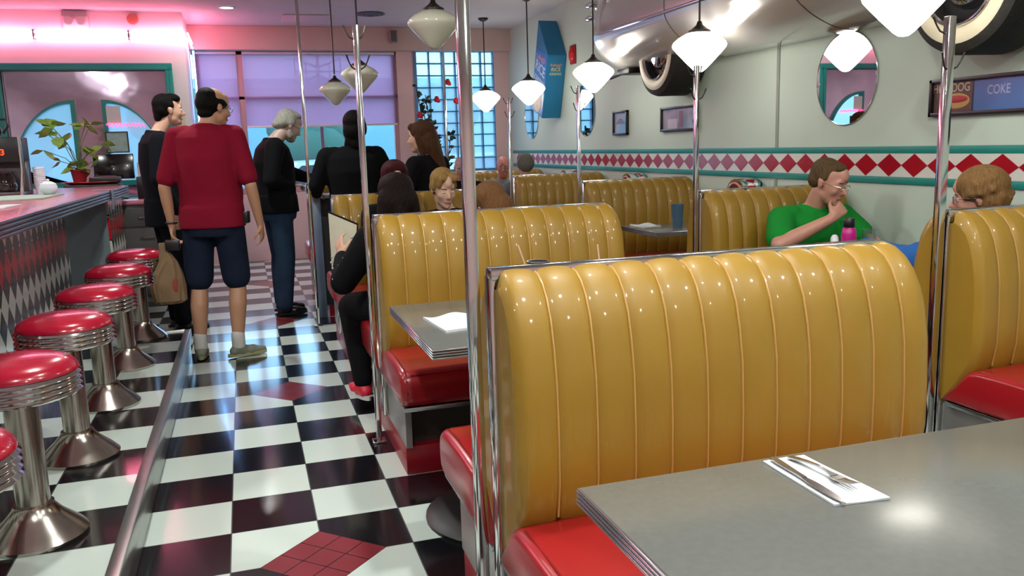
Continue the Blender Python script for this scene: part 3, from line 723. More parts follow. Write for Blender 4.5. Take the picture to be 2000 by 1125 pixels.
# bar stools
stoolred = M('stool_red_vinyl', '9c0a28', .22, 0, .6, var=.06, coatr=.08)
def stool(x, y, label):
    r = thing('bar_stool', label, 'stool', (x, y, PZ), group='red topped chrome stools at the counter')
    bm = BM(); lathe(bm, [(0, .598), (.06, .597), (.12, .590), (.158, .574), (.174, .556), (.176, .544), (0, .544)], 44); obj('seat', bm, stoolred, r)
    prof = [(0, .47), (.168, .47)]
    for k in range(4): prof += [(.176, .472+.018*k), (.183, .479+.018*k), (.176, .486+.018*k), (.173, .489+.018*k)]
    prof += [(.176, .546), (0, .546)]
    bm = BM(); lathe(bm, prof, 44); obj('ribbed_band', bm, chrome, r)
    bm = BM(); lathe(bm, [(0, .10), (.05, .10), (.05, .45), (.085, .468), (0, .47)], 28); obj('column', bm, M('worn_chrome', 'b0aaa2', .2, 1, var=.15, scale=20), r)
    bm = BM(); lathe(bm, [(0, .001), (.15, .001), (.152, .012), (.13, .035), (.085, .075), (.062, .105), (.06, .115), (0, .115)], 36); obj('flared_base', bm, MATS['worn_chrome'], r)
for y, lb in ((-.95, 'red bar stool at the left edge, only its rim and seat showing'), (-.16, 'nearest full red bar stool, bottom left'), (.60, 'second full red bar stool from the camera'), (1.35, 'third full red bar stool, middle of the row'), (2.15, 'fourth full red bar stool from the camera'), (2.95, 'farthest red bar stool, beside the paper bag')):
    stool(-.58, y, lb)

# things on the counter
CZ = 1.1085
tag(obj('newspaper', napkin_mesh([(-1.62, 2.75), (-1.10, 3.05), (-1.10, 3.75), (-1.62, 3.6)], CZ, .008, .003, 2), M('newsprint', '9aa89c', .8, var=.25, scale=30)), 'greenish newspaper lying on the pink counter', 'newspaper')
tag(obj('paper_napkin', napkin_mesh([(-1.25, 2.0), (-1.09, 2.05), (-1.09, 2.45), (-1.25, 2.4)], CZ, .003, .003, 4), paper), 'white napkin on the counter nearest the left edge', 'napkin')
r = thing('coffee_brewer', 'black coffee brewer with red digits at the left edge of the counter', 'coffee maker', (-1.56, 4.02, CZ), 0)
bm = BM(); box(bm, -.2, .16, -.1, .22, .24, .42, .008); obj('head', bm, blackp, r)
bm = BM(); box(bm, -.2, .16, .1, .22, .02, .25, .008); box(bm, -.2, .16, -.12, .22, 0, .025, .006); obj('body', bm, M('brewer_steel', '5e5a5c', .3, .8), r)
text('clock_digits', '33.3', .06, M('red_led', 'ff3010', .4, emit=5, ecol='ff2a08'), Matrix.Translation((.02, -.102, .31)) @ Matrix.Rotation(pi/2, 4, 'X'), parent=r)
bm = BM(); lathe(bm, [(0, .03), (.07, .03), (.078, .07), (.06, .13), (.045, .16), (.05, .175), (0, .175)], 28, Matrix.Translation((.03, .0, 0))); obj('carafe', bm, M('coffee_glass', '241a16', .08, 0, .4), r)
bm = BM(); tube(bm, [(.15, -.11, .0), (.175, -.11, .18), (.175, -.11, .42)], .012, 10); obj('steam_pipe', bm, chrome, r)
r = thing('coffee_decanter', 'round coffee decanter with an orange-red collar on top of the brewer', 'decanter', (-1.60, 4.06, CZ+.421))
bm = BM(); lathe(bm, [(0, .0), (.06, .0), (.078, .03), (.078, .06), (.06, .095), (0, .095)], 28); obj('bowl', bm, MATS['coffee_glass'], r)
bm = BM(); lathe(bm, [(.0, .096), (.058, .096), (.064, .125), (.055, .15), (0, .155)], 28); obj('collar', bm, M('orange_collar', 'd8402a', .4), r)
bm = BM(); tube(bm, [(.05, 0, .13), (.11, 0, .13), (.12, 0, .08), (.085, 0, .03)], .009, 8); obj('handle', bm, blackp, r)
cupm = M('white_cup', 'd3dbe4', .4)
r = thing('cup_stack', 'tall stack of white paper cups beside the coffee brewer', 'cups', (-1.30, 4.0, CZ))
bm = BM(); pr = [(0, 0), (.03, 0)]
for k in range(9): pr += [(.037, .07+.014*k), (.041, .073+.014*k), (.041, .078+.014*k), (.037, .081+.014*k)]
lathe(bm, pr+[(.036, .2), (0, .2)], 24); obj('cups', bm, cupm, r)
r = thing('sugar_bowl', 'small round white bowl beside the stack of cups', 'bowl', (-1.17, 3.6, CZ+.010))
bm = BM(); lathe(bm, [(0, 0), (.03, 0), (.055, .025), (.058, .05), (.05, .075), (.02, .09), (0, .092)], 28); obj('bowl', bm, cupm, r)
bm = BM(); lathe(bm, [(0, .088), (.01, .092), (.012, .104), (0, .11)], 16); obj('knob', bm, cupm, r)
r = thing('hanging_towel', 'white towel hanging over the metal edge of the counter', 'towel', (-.90, 4.20, 1.02))
bm = BM(); n_ = 10
pts = [(-.09, .0935), (.0, .0945), (.052, .094), (.056, .06), (.053, .0), (.050, -.06)]
rows = [[bm.verts.new((a+.004*sin(j*1.7), -.06+.012*j, b)) for j in range(n_+1)] for a, b in pts]
for a, b in zip(rows, rows[1:]):
    for j in range(n_): bm.faces.new((a[j], a[j+1], b[j+1], b[j]))
bmesh.ops.solidify(bm, geom=list(bm.faces), thickness=.003); obj('cloth', bm, M('towel_cloth', 'b4bcc8', .9), r)

# ------------------------------------------------------------------ cashier cabinet
r = thing('cashier_cabinet', 'grey drawer cabinet with pink top below the teal framed window', 'cabinet', (-1.2, 5.75, 0))
gl = M('cabinet_grey', '5f5d5c', .4)
bm = BM(); box(bm, -.9, .72, -.30, .30, .08, .92, .004); box(bm, -.88, .70, -.27, .28, 0, .08); obj('body', bm, gl, r)
bm = BM(); box(bm, -.92, .77, -.34, .32, .92, .965, .02, 3); obj('top', bm, pinklam, r)
for k in range(3):
    x = -.86+.53*k
    for z0, z1, nm in ((.72, .89, 'drawer'), (.12, .70, 'door')):
        bm = BM(); box(bm, x, x+.50, -.318, -.30, z0, z1, .004); d = obj(nm, bm, gl, r)
        bm = BM(); zz = (z0+z1)/2 if nm == 'drawer' else .62
        tube(bm, [(x+.19, -.318, zz), (x+.19, -.34, zz), (x+.31, -.34, zz), (x+.31, -.318, zz)], .005, 8); obj('handle', bm, chrome, d)
r = thing('counter_printer', 'low black box under the red tray on the cashier cabinet', 'box', (-1.2, 5.6, .966))
bm = BM(); box(bm, -.22, .24, -.14, .14, 0, .155, .008); obj('case', bm, blackp, r)
bm = BM(); box(bm, -.15, .15, -.146, -.138, .02, .05, .002); obj('slot', bm, M('dark_grey', '2c2c30', .5), r)
bm = BM(); lathe(bm, [(0, 0), (.2, 0), (.27, .02), (.268, .024), (.2, .005), (0, .005)], 40, Matrix.Translation((-1.19, 5.6, 1.1225)) @ Matrix.Diagonal((1, .6, 1, 1)), cap=False)
tag(obj('serving_tray', bm, M('tray_red', 'b0142c', .35)), 'oval red tray holding the plant pot and black printer', 'tray')
r = thing('receipt_printer', 'small flat black printer on the red tray, right of the plant pot', 'printer', (-1.08, 5.58, 1.1285))
bm = BM(); box(bm, -.13, .13, -.07, .07, 0, .06, .01); obj('case', bm, blackp, r)
bm = BM(); box(bm, -.09, .09, -.05, .02, .06, .068, .003); obj('lid', bm, M('dark_grey', '2c2c30', .5), r)
r = thing('register_screen', 'wide black register screen leaning behind the potted plant', 'screen', (-1.03, 5.86, .966))
R_ = Matrix.Rotation(radians(-8), 4, 'X')
bm = BM(); box(bm, -.19, .17, -.012, .014, .19, .43, .008, mat=R_); obj('panel', bm, M('screen_black', '0c0d14', .18, 0, .3), r)
bm = BM(); tube(bm, [(0, .0, 0), (0, .02, .22)], .02, 10); box(bm, -.1, .1, -.05, .07, 0, .015, .004); obj('stand', bm, blackp, r)
bm = BM(); box(bm, -.83, -.68, 5.68, 5.82, .966, 1.175, .008); tag(obj('card_terminal', bm, blackp), 'black terminal block right of the register screen', 'terminal')
# plants
def leafm(bm, p, d, L, W, roll=0):
    p = Vector(p); a, b, d = frame(Vector(d)); a = a*cos(roll)+b*sin(roll); nn = a.cross(d)
    c = [p, p+d*L*.3+a*W*.5+nn*.1*W, p+d*L*.65+a*W*.42+nn*.05*W, p+d*L, p+d*L*.65-a*W*.42+nn*.05*W, p+d*L*.3-a*W*.5+nn*.1*W]
    m_ = bm.verts.new(p+d*L*.45-nn*.12*W); vs = [bm.verts.new(q) for q in c]
    for i in range(6): bm.faces.new((m_, vs[i], vs[(i+1) % 6]))
r = thing('potted_plant', 'leafy green houseplant in a red pot on the cashier cabinet', 'plant', (-1.285, 5.52, 1.1285))
bm = BM(); lathe(bm, [(0, 0), (.05, 0), (.068, .115), (.073, .12), (.073, .135), (.064, .135), (.06, .12), (0, .12)], 28); obj('pot', bm, M('pot_red', '8e1a24', .5), r)
lv = [(-1.44, 1.63, .10), (-1.42, 1.56, .07), (-1.20, 1.655, .09), (-1.24, 1.67, .07), (-1.38, 1.52, .07), (-1.54, 1.44, .08), (-1.44, 1.34, .07), (-1.24, 1.46, .09), (-1.15, 1.42, .07), (-1.05, 1.49, .07), (-1.19, 1.30, .08), (-1.11, 1.34, .07), (-1.53, 1.60, .06), (-1.31, 1.28, .09), (-1.25, 1.27, .09), (-1.36, 1.29, .07), (-1.47, 1.66, .09), (-1.15, 1.66, .08)]
bm = BM(); bs = BM(); rnd = random.Random(4)
for (x, z, L) in lv:
    q = Vector((x+1.285, rnd.uniform(-.12, .1), z-1.1285)); tube(bs, [(0, 0, .12), (q.x*.35, q.y*.4, .12+(q.z-.12)*.6), q], .0035, 6)
    for k in range(2): leafm(bm, q, (rnd.uniform(-1, 1), rnd.uniform(-.3, .3), rnd.uniform(-.7, .5)), L*1.5, L*1.5, rnd.uniform(-.5, .5))
obj('leaves', bm, M('leaf_green', '7c9a44', .45, var=.3, scale=8), r, smooth=False); obj('stems', bs, M('stem_green', '5c6a3a', .6), r)
r = thing('rose_tree', 'tall dark-leaved rose plant with red blooms before the glass blocks', 'plant', (2.55, 7.65, 0))
bm = BM(); lathe(bm, [(0, 0), (.13, 0), (.17, .3), (.18, .32), (.15, .32), (0, .3)], 28); obj('pot', bm, M('pot_dark', '4a3028', .6), r)
bs, bl = BM(), BM(); rnd = random.Random(9); br = []
for k in range(13):
    a = rnd.uniform(0, 6.28); h = rnd.uniform(1.2, 2.25); s = rnd.uniform(.05, .3); pts = [(0, 0, .3), (s*.3*cos(a), s*.3*sin(a), h*.5), (s*cos(a), s*.6*sin(a), h)]
    tube(bs, pts, .006, 6); br.append(pts)
    for j in range(26):
        t = rnd.uniform(.35, 1); q = Vector(pts[1]).lerp(Vector(pts[2]), (t-.35)/.65)
        leafm(bl, q, (rnd.uniform(-1, 1), rnd.uniform(-.5, .5), rnd.uniform(-.4, .8)), rnd.uniform(.06, .11), .05, rnd.uniform(0, 3))
obj('branches', bs, M('bark', '3d3228', .9), r); obj('leaves', bl, M('rose_leaf', '16301f', .5), r, smooth=False)
for (x, z) in ((2.30, 1.77), (2.53, 1.96), (2.68, 2.17), (2.78, 1.94), (2.48, 1.56)):
    bm = BM()
    for j in range(9):
        a = j*2.4; ell(bm, (x-2.55+.018*cos(a)*(j/6), -.1+.018*sin(a)*(j/6), z+.006*(4-j)), (.026, .026, .018), n=10)
    obj('rose', bm, M('rose_red', 'c01828', .6), r)

# ------------------------------------------------------------------ right wall pieces
Mx = Matrix(((0, 0, 1, 0), (1, 0, 0, 0), (0, 1, 0, 0), (0, 0, 0, 1)))    # (a,b,c) -> x=c, y=a, z=b
silver = M('silver_car_paint', 'ccc6c4', .2, .35, .6, var=.02, coatr=.05)
r = thing('wall_mounted_car', 'silver half car mounted high on the wall with whitewall tires', 'car', (XW, 1.5, 2.0))
def car_prof(t):
    """t 0..1: how far the section has closed towards the wall"""
    pr = [(3.645, 1.965), (3.48, 1.97), (3.33, 2.02), (3.20, 2.10), (3.115, 2.19), (3.085, 2.27), (3.09, 2.42), (3.12, 2.56), (3.20, 2.70), (3.33, 2.79), (3.645, 2.84)]
    return [(3.645+(x-3.645)*(1-t), 2.35+(z-2.35)*(1-t*.35)) for x, z in pr]
ys = [-3.2, -1.0, 1.2, 3.3, 3.7, 3.95, 4.12, 4.24, 4.31, 4.34]; ts = [0, 0, 0, 0, .03, .09, .2, .4, .68, 1]
# densify profile smoothly
def dens(pr, k=4):
    out = []
    for i in range(len(pr)-1):
        p0 = pr[max(i-1, 0)]; p1 = pr[i]; p2 = pr[i+1]; p3 = pr[min(i+2, len(pr)-1)]
        for j in range(k):
            t = j/k; out.append(tuple(.5*((2*p1[q])+(-p0[q]+p2[q])*t+(2*p0[q]-5*p1[q]+4*p2[q]-p3[q])*t*t+(-p0[q]+3*p1[q]-3*p2[q]+p3[q])*t**3) for q in range(2)))
    out.append(pr[-1]); return out
bm = BM(); rows = []
for y, t in zip(ys, ts): rows.append([bm.verts.new((x-XW, y-1.5, z-2)) for x, z in dens(car_prof(t))])
for a, b in zip(rows, rows[1:]):
    for k in range(len(a)-1): bm.faces.new((a[k], a[k+1], b[k+1], b[k]))
bm.faces.new(rows[0]); bmesh.ops.remove_doubles(bm, verts=bm.verts, dist=1e-4); obj('body', bm, silver, r, angle=50)
def strip(f, wd, nm, m, y0, y1, proud=.008):
    bm = BM(); x, z = f; tube(bm, [(x-XW-proud*.3, y0-1.5, z-2), (x-XW-proud*.3, y1-1.5, z-2)], wd, 10); return obj(nm, bm, m, r)
strip((3.085, 2.265), .013, 'chrome_trim', chrome, -3.1, 3.75); strip((3.11, 2.54), .008, 'chrome_trim', chrome, -3.1, 3.7)
for yc in (-1.35, 1.15, 2.55):
    bm = BM(); d_ = dens(car_prof(0)); tube(bm, [(x-XW-.001, yc-1.5, z-2) for x, z in d_[2:-4]], .0025, 6, cap=False); obj('panel_seam', bm, blackm, r)
for yc in (3.2, .17):
    W4 = Matrix.Translation((3.52-XW, yc-1.5, 2.045-2)) @ Matrix.Rotation(-pi/2, 4, 'Y')
    bm = BM(); lathe(bm, [(.19, -.12), (.30, -.12), (.325, -.09), (.328, .13), (.318, .16), (.285, .178), (.278, .18)], 56, W4, cap=False)
    for v in bm.verts: pass
    ti = obj('tire', bm, M('tire_rubber', '15140f', .7, bump=.4, bscale=30), r)
    bm = BM(); lathe(bm, [(.285, .176), (.27, .184), (.225, .186), (.205, .176)], 56, W4, cap=False); obj('whitewall', bm, M('whitewall', 'cfc7ae', .5, var=.06), ti)
    bm = BM(); lathe(bm, [(.206, .176), (.195, .18), (.185, .165), (.165, .12), (.12, .11), (0, .11)], 48, W4, cap=False); obj('wheel_rim', bm, M('rim_black', '28292b', .3, .6), ti)
    bm = BM(); lathe(bm, [(.206, .180), (.200, .19), (.19, .186), (.186, .175)], 48, W4, cap=False); lathe(bm, [(.125, .112), (.12, .14), (.10, .168), (.06, .185), (0, .19)], 48, W4, cap=False); obj('hubcap', bm, chrome, ti)
for z in (2.45, 2.56):
    bm = BM(); ell(bm, (3.2-XW, 4.1-1.5, z-2), (.06, .13, .03)); obj('tail_light', bm, chrome, r)
bm = BM(); box(bm, 3.33-XW, 3.55-XW, 3.66-1.5, 3.9-1.5, 1.94-2, 1.99-2, .01); tube(bm, [(3.36-XW, 3.8-1.5, 1.955-2), (3.36-XW, 4.1-1.5, 1.93-2)], .012); obj('exhaust', bm, blackm, r)

def mirror(yc, zc, ry, rz_, label):
    r = thing('oval_mirror', label, 'mirror', (XW, yc, zc), group='frameless oval wall mirrors')
    pts = [(ry*cos(2*pi*i/64), rz_*sin(2*pi*i/64)) for i in range(64)]
    bm = BM(); prism(bm, pts, -.006, -.0005, Mx); obj('glass', bm, M('mirror_silver', 'e6e8e8', .01, 1, var=.001), r, smooth=False)
    bm = BM(); tube(bm, [(-.006, a*1.0, b*1.0) for a, b in pts], .003, 6, closed=True); obj('bevel', bm, chrome, r)
mirror(1.30, 1.70, .27, .275, 'large oval mirror between the green shirted man and the silver car')
mirror(5.38, 1.72, .25, .28, 'oval mirror behind the third coat pole')
mirror(7.15, 1.72, .26, .28, 'narrow-looking oval mirror below the blue cereal box, reflecting glass blocks')
def picture(y0, y1, z0, z1, m, label, nm='framed_picture'):
    r = thing(nm, label, 'picture', (XW, (y0+y1)/2, (z0+z1)/2)); a, b = (y1-y0)/2, (z1-z0)/2; f = .02
    bm = BM()
    for q in ((-a, a, b-f, b), (-a, a, -b, -b+f), (-a, -a+f, -b, b), (a-f, a, -b, b)): box(bm, -.03, -.001, q[0], q[1], q[2], q[3], .003)
    obj('frame', bm, blackp, r); bm = BM(); box(bm, -.012, -.004, -a+f, a-f, -b+f, b-f); obj('print', bm, m, r, smooth=False); return r
def pic_mat(name, c1, c2, c3, sc=4):
    m = M(name, c1, .12, coat=.5); n = m.node_tree; t = n.nodes.new('ShaderNodeTexCoord'); no = n.nodes.new('ShaderNodeTexNoise'); no.inputs['Scale'].default_value = sc
    rp = n.nodes.new('ShaderNodeValToRGB'); e = rp.color_ramp.elements; e[0].color = lin(c1); e[0].position = .35; e[1].color = lin(c3); e[1].position = .65; q = e.new(.5); q.color = lin(c2)
    n.links.new(t.outputs['Object'], no.inputs[0]); n.links.new(no.outputs['Fac'], rp.inputs[0]); n.links.new(rp.outputs[0], n.nodes['Principled BSDF'].inputs['Base Color']); return m
r = picture(4.33, 4.65, 1.43, 1.66, pic_mat('print_sky', 'c4b4c0', '9fb4cc', '8cb0d8'), 'small upright black-framed picture left of the coat pole')
bm = BM(); prism(bm, [(-.1, -.01), (-.03, .035), (.02, .045), (.08, .01), (.1, -.01)], -.0135, -.0125, Mx); obj('image_detail', bm, M('print_dark', '6c6c84', .4), r, smooth=False)
r = picture(3.03, 3.65, 1.44, 1.645, pic_mat('print_mauve', '8a8490', 'a0929c', '707a90'), 'wide black-framed picture crossed by the second coat pole')
bm = BM(); box(bm, -.0135, -.0125, -.06, .0, -.07, .06); obj('image_detail', bm, M('print_red', '7c3c50', .4), r, smooth=False)
bm = BM(); box(bm, -.0135, -.0125, .03, .2, -.08, .0); obj('image_detail', bm, M('print_pale', 'b4a4b4', .4), r, smooth=False)
r = picture(-1.25, .615, 1.445, 1.635, M('print_navy', '2f3444', .12, coat=.5, var=.3, scale=3), 'long framed diner poster reading HOT DOG and COKE at the right edge', 'framed_poster')
Rt = Matrix(((0, 0, -1, -.0135), (-1, 0, 0, 0), (0, 1, 0, 0), (0, 0, 0, 1)))
bm = BM(); box(bm, -.0135, -.0125, .665, .91, -.075, .075); obj('panel', bm, M('poster_brown', '5c4640', .3), r, smooth=False)
text('lettering', 'HOT DOG', .06, M('poster_cream', 'b8a890', .4), Matrix.Translation((0, .80, .045)) @ Rt, .0005, r, .85)
text('lettering', 'COKE', .062, M('poster_lavender', '9c9cc0', .4), Matrix.Translation((0, .51, .02)) @ Rt, .0005, r, .8)
bm = BM(); ell(bm, (-.0145, .765, -.012), (.003, .075, .018)); obj('sausage', bm, M('sausage_red', 'b03038', .4), r)
bm = BM(); ell(bm, (-.013, .765, -.02), (.002, .09, .04)); obj('bun', bm, M('bun_tan', 'b89058', .5), r)
bm = BM(); box(bm, -.0133, -.0125, .2, .655, -.075, .075); obj('panel', bm, M('poster_blue', '4a6ea8', .2, var=.2, scale=5), r, smooth=False)
r = thing('fire_alarm', 'red fire alarm sounder on the wall right of the cereal box', 'alarm', (XW, 5.70, 2.31))
bm = BM(); box(bm, -.02, -.001, -.075, .075, -.1, .1, .008); obj('backplate', bm, M('alarm_dark', '8a1014', .4), r)
bm = BM(); ell(bm, (-.02, 0, 0), (.035, .065, .085)); obj('sounder', bm, M('alarm_red', 'c81418', .3), r)
# cereal box sign
r = thing('cereal_box', 'oversized tilted blue rice cereal box mounted on the wall', 'sign', (3.645, 6.2, 2.08))
A = Matrix.Rotation(radians(19), 4, 'X')
bm = BM(); prism(bm, [(-.2, -.38), (.2, -.38), (.2, .62), (-.2, .33)], -.22, -.003, Mx)
for v in bm.verts: v.co = A @ v.co
obj('carton', bm, M('cereal_blue', '1a72a0', .4, var=.06), r, smooth=False)
bm = BM(); box(bm, -.2225, -.2195, -.19, .19, -.37, .33, mat=A); obj('front_face', bm, M('cereal_front', '2c62b8', .35, var=.2, scale=5), r, smooth=False)
Tf = lambda y, z, a=0: A @ Matrix.Translation((-.2235, y, z)) @ Matrix(((0, 0, -1, 0), (-1, 0, 0, 0), (0, 1, 0, 0), (0, 0, 0, 1))) @ Matrix.Rotation(a, 4, 'Z')
wht = M('cereal_white', 'ccd6e2', .4); pnk = M('cereal_pink', 'd890a0', .4)
text('lettering', "Kellogg's", .085, pnk, Tf(0, .25), .0006, r)
text('lettering', 'RICE', .16, wht, Tf(0, .13, -.15), .0006, r)
text('lettering', 'KRISPIES', .095, wht, Tf(0, -.01, -.15), .0006, r)
bm = BM(); lathe(bm, [(0, 0), (.13, 0), (.13, .003), (0, .003)], 32, A @ Matrix.Translation((-.2225, 0, -.23)) @ Matrix.Rotation(-pi/2, 4, 'Y')); obj('bowl_picture', bm, M('cereal_cream', 'd8bfa8', .5, var=.3, scale=30), r)
Ts = lambda z: A @ Matrix.Translation((-.11, -.2012, z)) @ Matrix.Rotation(pi/2, 4, 'X')
text('lettering', "Kellogg's", .04, M('cereal_orange', 'd89060', .4), Ts(.22), .0006, r)
text('lettering', 'RICE', .055, M('cereal_yellow', 'c8c890', .4), Ts(.17), .0006, r)
text('lettering', 'KRISPIES', .038, M('cereal_yellow', 'c8c890', .4), Ts(.12), .0006, r)

# ------------------------------------------------------------------ people
def skin(name, col): return M(name, col, .45, var=.06, scale=18)
def hairm(name, col, col2=None):
    if name in MATS: return MATS[name]
    m = M(name, col, .6, var=.45, scale=30, bump=.9, bscale=60); n = m.node_tree; m.node_tree.nodes['Principled BSDF'].inputs['Specular IOR Level'].default_value = .1
    mp = n.nodes.new('ShaderNodeMapping'); mp.inputs['Scale'].default_value = (3.2, 3.2, .35); t = [q for q in n.nodes if q.type == 'TEX_COORD'][0]
    n.links.new(t.outputs['Object'], mp.inputs[0])
    for q in n.nodes:
        if q.type == 'TEX_NOISE': n.links.new(mp.outputs[0], q.inputs['Vector'])
    return m
def cloth(name, col, v=.1):
    m = M(name, col, .9, var=v, scale=10, bump=.3, bscale=14); m.node_tree.nodes['Principled BSDF'].inputs['Specular IOR Level'].default_value = .15; return m
def head_mx(pos, yaw=0, pitch=0, roll=0, s=1):
    return Matrix.Translation(Vector(pos)) @ Matrix.Rotation(yaw, 4, 'Z') @ Matrix.Rotation(-pitch, 4, 'X') @ Matrix.Rotation(roll, 4, 'Y') @ Matrix.Scale(s, 4)
def add_head(bm, H, fem=0, beard=0, age=0):
    E_ = lambda c, r: ell(bm, c, r, H, 20)
    def C(a, b, r0, r1): cap(bm, H @ Vector(a), H @ Vector(b), r0*H.to_scale().x, r1*H.to_scale().x, 12)
    E_((0, -.02, .035), (.074, .095, .085)); E_((0, .03, -.015), (.062, .062, .085)); E_((0, .02, -.06), (.056, .055, .05))
    E_((0, .045, -.085), (.042-.006*fem, .04, .034)); E_((0, .072, -.1), (.019, .017, .016))
    C((0, .088, .008), (0, .112, -.03), .007, .0115); C((-.012, .095, -.036), (.012, .095, -.036), .0075, .0075)
    C((-.034, .076, .022), (.034, .076, .022), .0105-.002*fem, .0105-.002*fem); C((0, .07, .05), (0, .06, .07), .03, .03)
    E_((-.036, .062, -.028), (.021, .021, .024)); E_((.036, .062, -.028), (.021, .021, .024))
    C((-.014, .086, -.061), (.014, .086, -.061), .0075, .0075); C((-.011, .085, -.072), (.011, .085, -.072), .0075, .0075)
    for s in (-1, 1):
        E_((s*.076, -.008, -.005), (.009, .018, .03)); E_((s*.079, -.016, .005), (.008, .01, .018))
def face_parts(H, r, iris='3a2a20', brow='3a2c22', lips='a0605c', glasses=None, closed=False):
    bm = BM(); bi = BM(); bb = BM(); bl = BM()
    s_ = H.to_scale().x
    for s in (-1, 1):
        ell(bm, (s*.030, .0755, -.001), (.0125, .0115, .0085 if not closed else .005), H, 14)
        ell(bi, (s*.030, .0845, -.001 if not closed else -.004), (.0055, .0035, .0055 if not closed else .0015), H, 12)
        cap(bb, H @ Vector((s*.018, .0895, .022)), H @ Vector((s*.046, .079, .023)), .0032*s_, .002*s_, 8)
    cap(bl, H @ Vector((-.02, .0865, -.066)), H @ Vector((.02, .0865, -.066)), .0045*s_, .0045*s_, 8); ell(bl, (0, .092, -.066), (.014, .004, .0065), H, 12)
    obj('eyes', bm, M('eye_white', 'd8d2cc', .2), r); obj('irises', bi, M('iris_'+iris, iris, .15), r)
    obj('eyebrows', bb, M('brow_'+brow, brow, .8), r); obj('lips', bl, M('lips_'+lips, lips, .5), r)
    if glasses:
        bm = BM()
        for s in (-1, 1):
            tube(bm, [H @ Vector((s*.032+.021*cos(a), .098, -.003+.016*sin(a))) for a in [2*pi*i/20 for i in range(20)]], .0016*s_, 6, closed=True)
            tube(bm, [H @ Vector((s*.053, .098, .002)), H @ Vector((s*.078, .05, .004)), H @ Vector((s*.083, -.02, .0))], .0015*s_, 6)
        tube(bm, [H @ Vector((-.011, .099, .002)), H @ Vector((.011, .099, .002))], .0016*s_, 6)
        obj('glasses', bm, M('glasses_'+glasses, {'wire': 'b0a898', 'dark': '1c1a1a'}[glasses], .2, .9), r)
def hand(bm, wrist, d, n, side=1, curl=.5, s=1, spread=.0, thumb=.5):
    """d: pointing direction, n: where the palm faces, side: +1/-1 puts the thumb on d x n * side"""
    w_ = Vector(wrist); d = Vector(d).normalized(); n = Vector(n); n = (n-d*n.dot(d)).normalized(); lat = d.cross(n)*side
    for k, o_ in enumerate((-.027, -.009, .009, .027)): cap(bm, w_+d*.018*s+lat*o_*.6*s, w_+d*.082*s+lat*o_*s, .014*s, .0105*s, 10, 3)
    cap(bm, w_-d*.02*s, w_+d*.03*s, .023*s, .022*s, 12, 3)
    L = (.062, .074, .08, .072)
    for k, o_ in enumerate((-.030, -.0105, .0095, .029)):
        p = w_+d*.088*s+lat*o_*s; a = 0; l = L[k]*s
        for j, (f, c_) in enumerate(((.45, .75), (.32, 1.0), (.23, .6))):
            a += curl*c_; q = p+(d*cos(a)+n*sin(a)+lat*spread*(k-1.5)*.3)*l*f
            cap(bm, p, q, (.0088-.0008*j)*s, (.0082-.001*j)*s, 9, 3); p = q
    p = w_+d*.025*s+lat*.026*s; q = p+(d*.6+lat*.75+n*.25).normalized()*.04*s; cap(bm, p, q, .0135*s, .0105*s, 10, 3)
    q2 = q+(d*.8+lat*(.3-.4*thumb)+n*(.3+.6*thumb)).normalized()*.032*s; cap(bm, q, q2, .0102*s, .009*s, 9, 3)
    q3 = q2+(d*.85+n*(.3+.5*thumb)).normalized()*.024*s; cap(bm, q2, q3, .009*s, .007*s, 9, 3)
def seg(bm, pts, rs, n=14):
    for i in range(len(pts)-1): cap(bm, pts[i], pts[i+1], rs[i], rs[i+1], n, 4)
def lerp(a, b, t): return Vector(a).lerp(Vector(b), t)
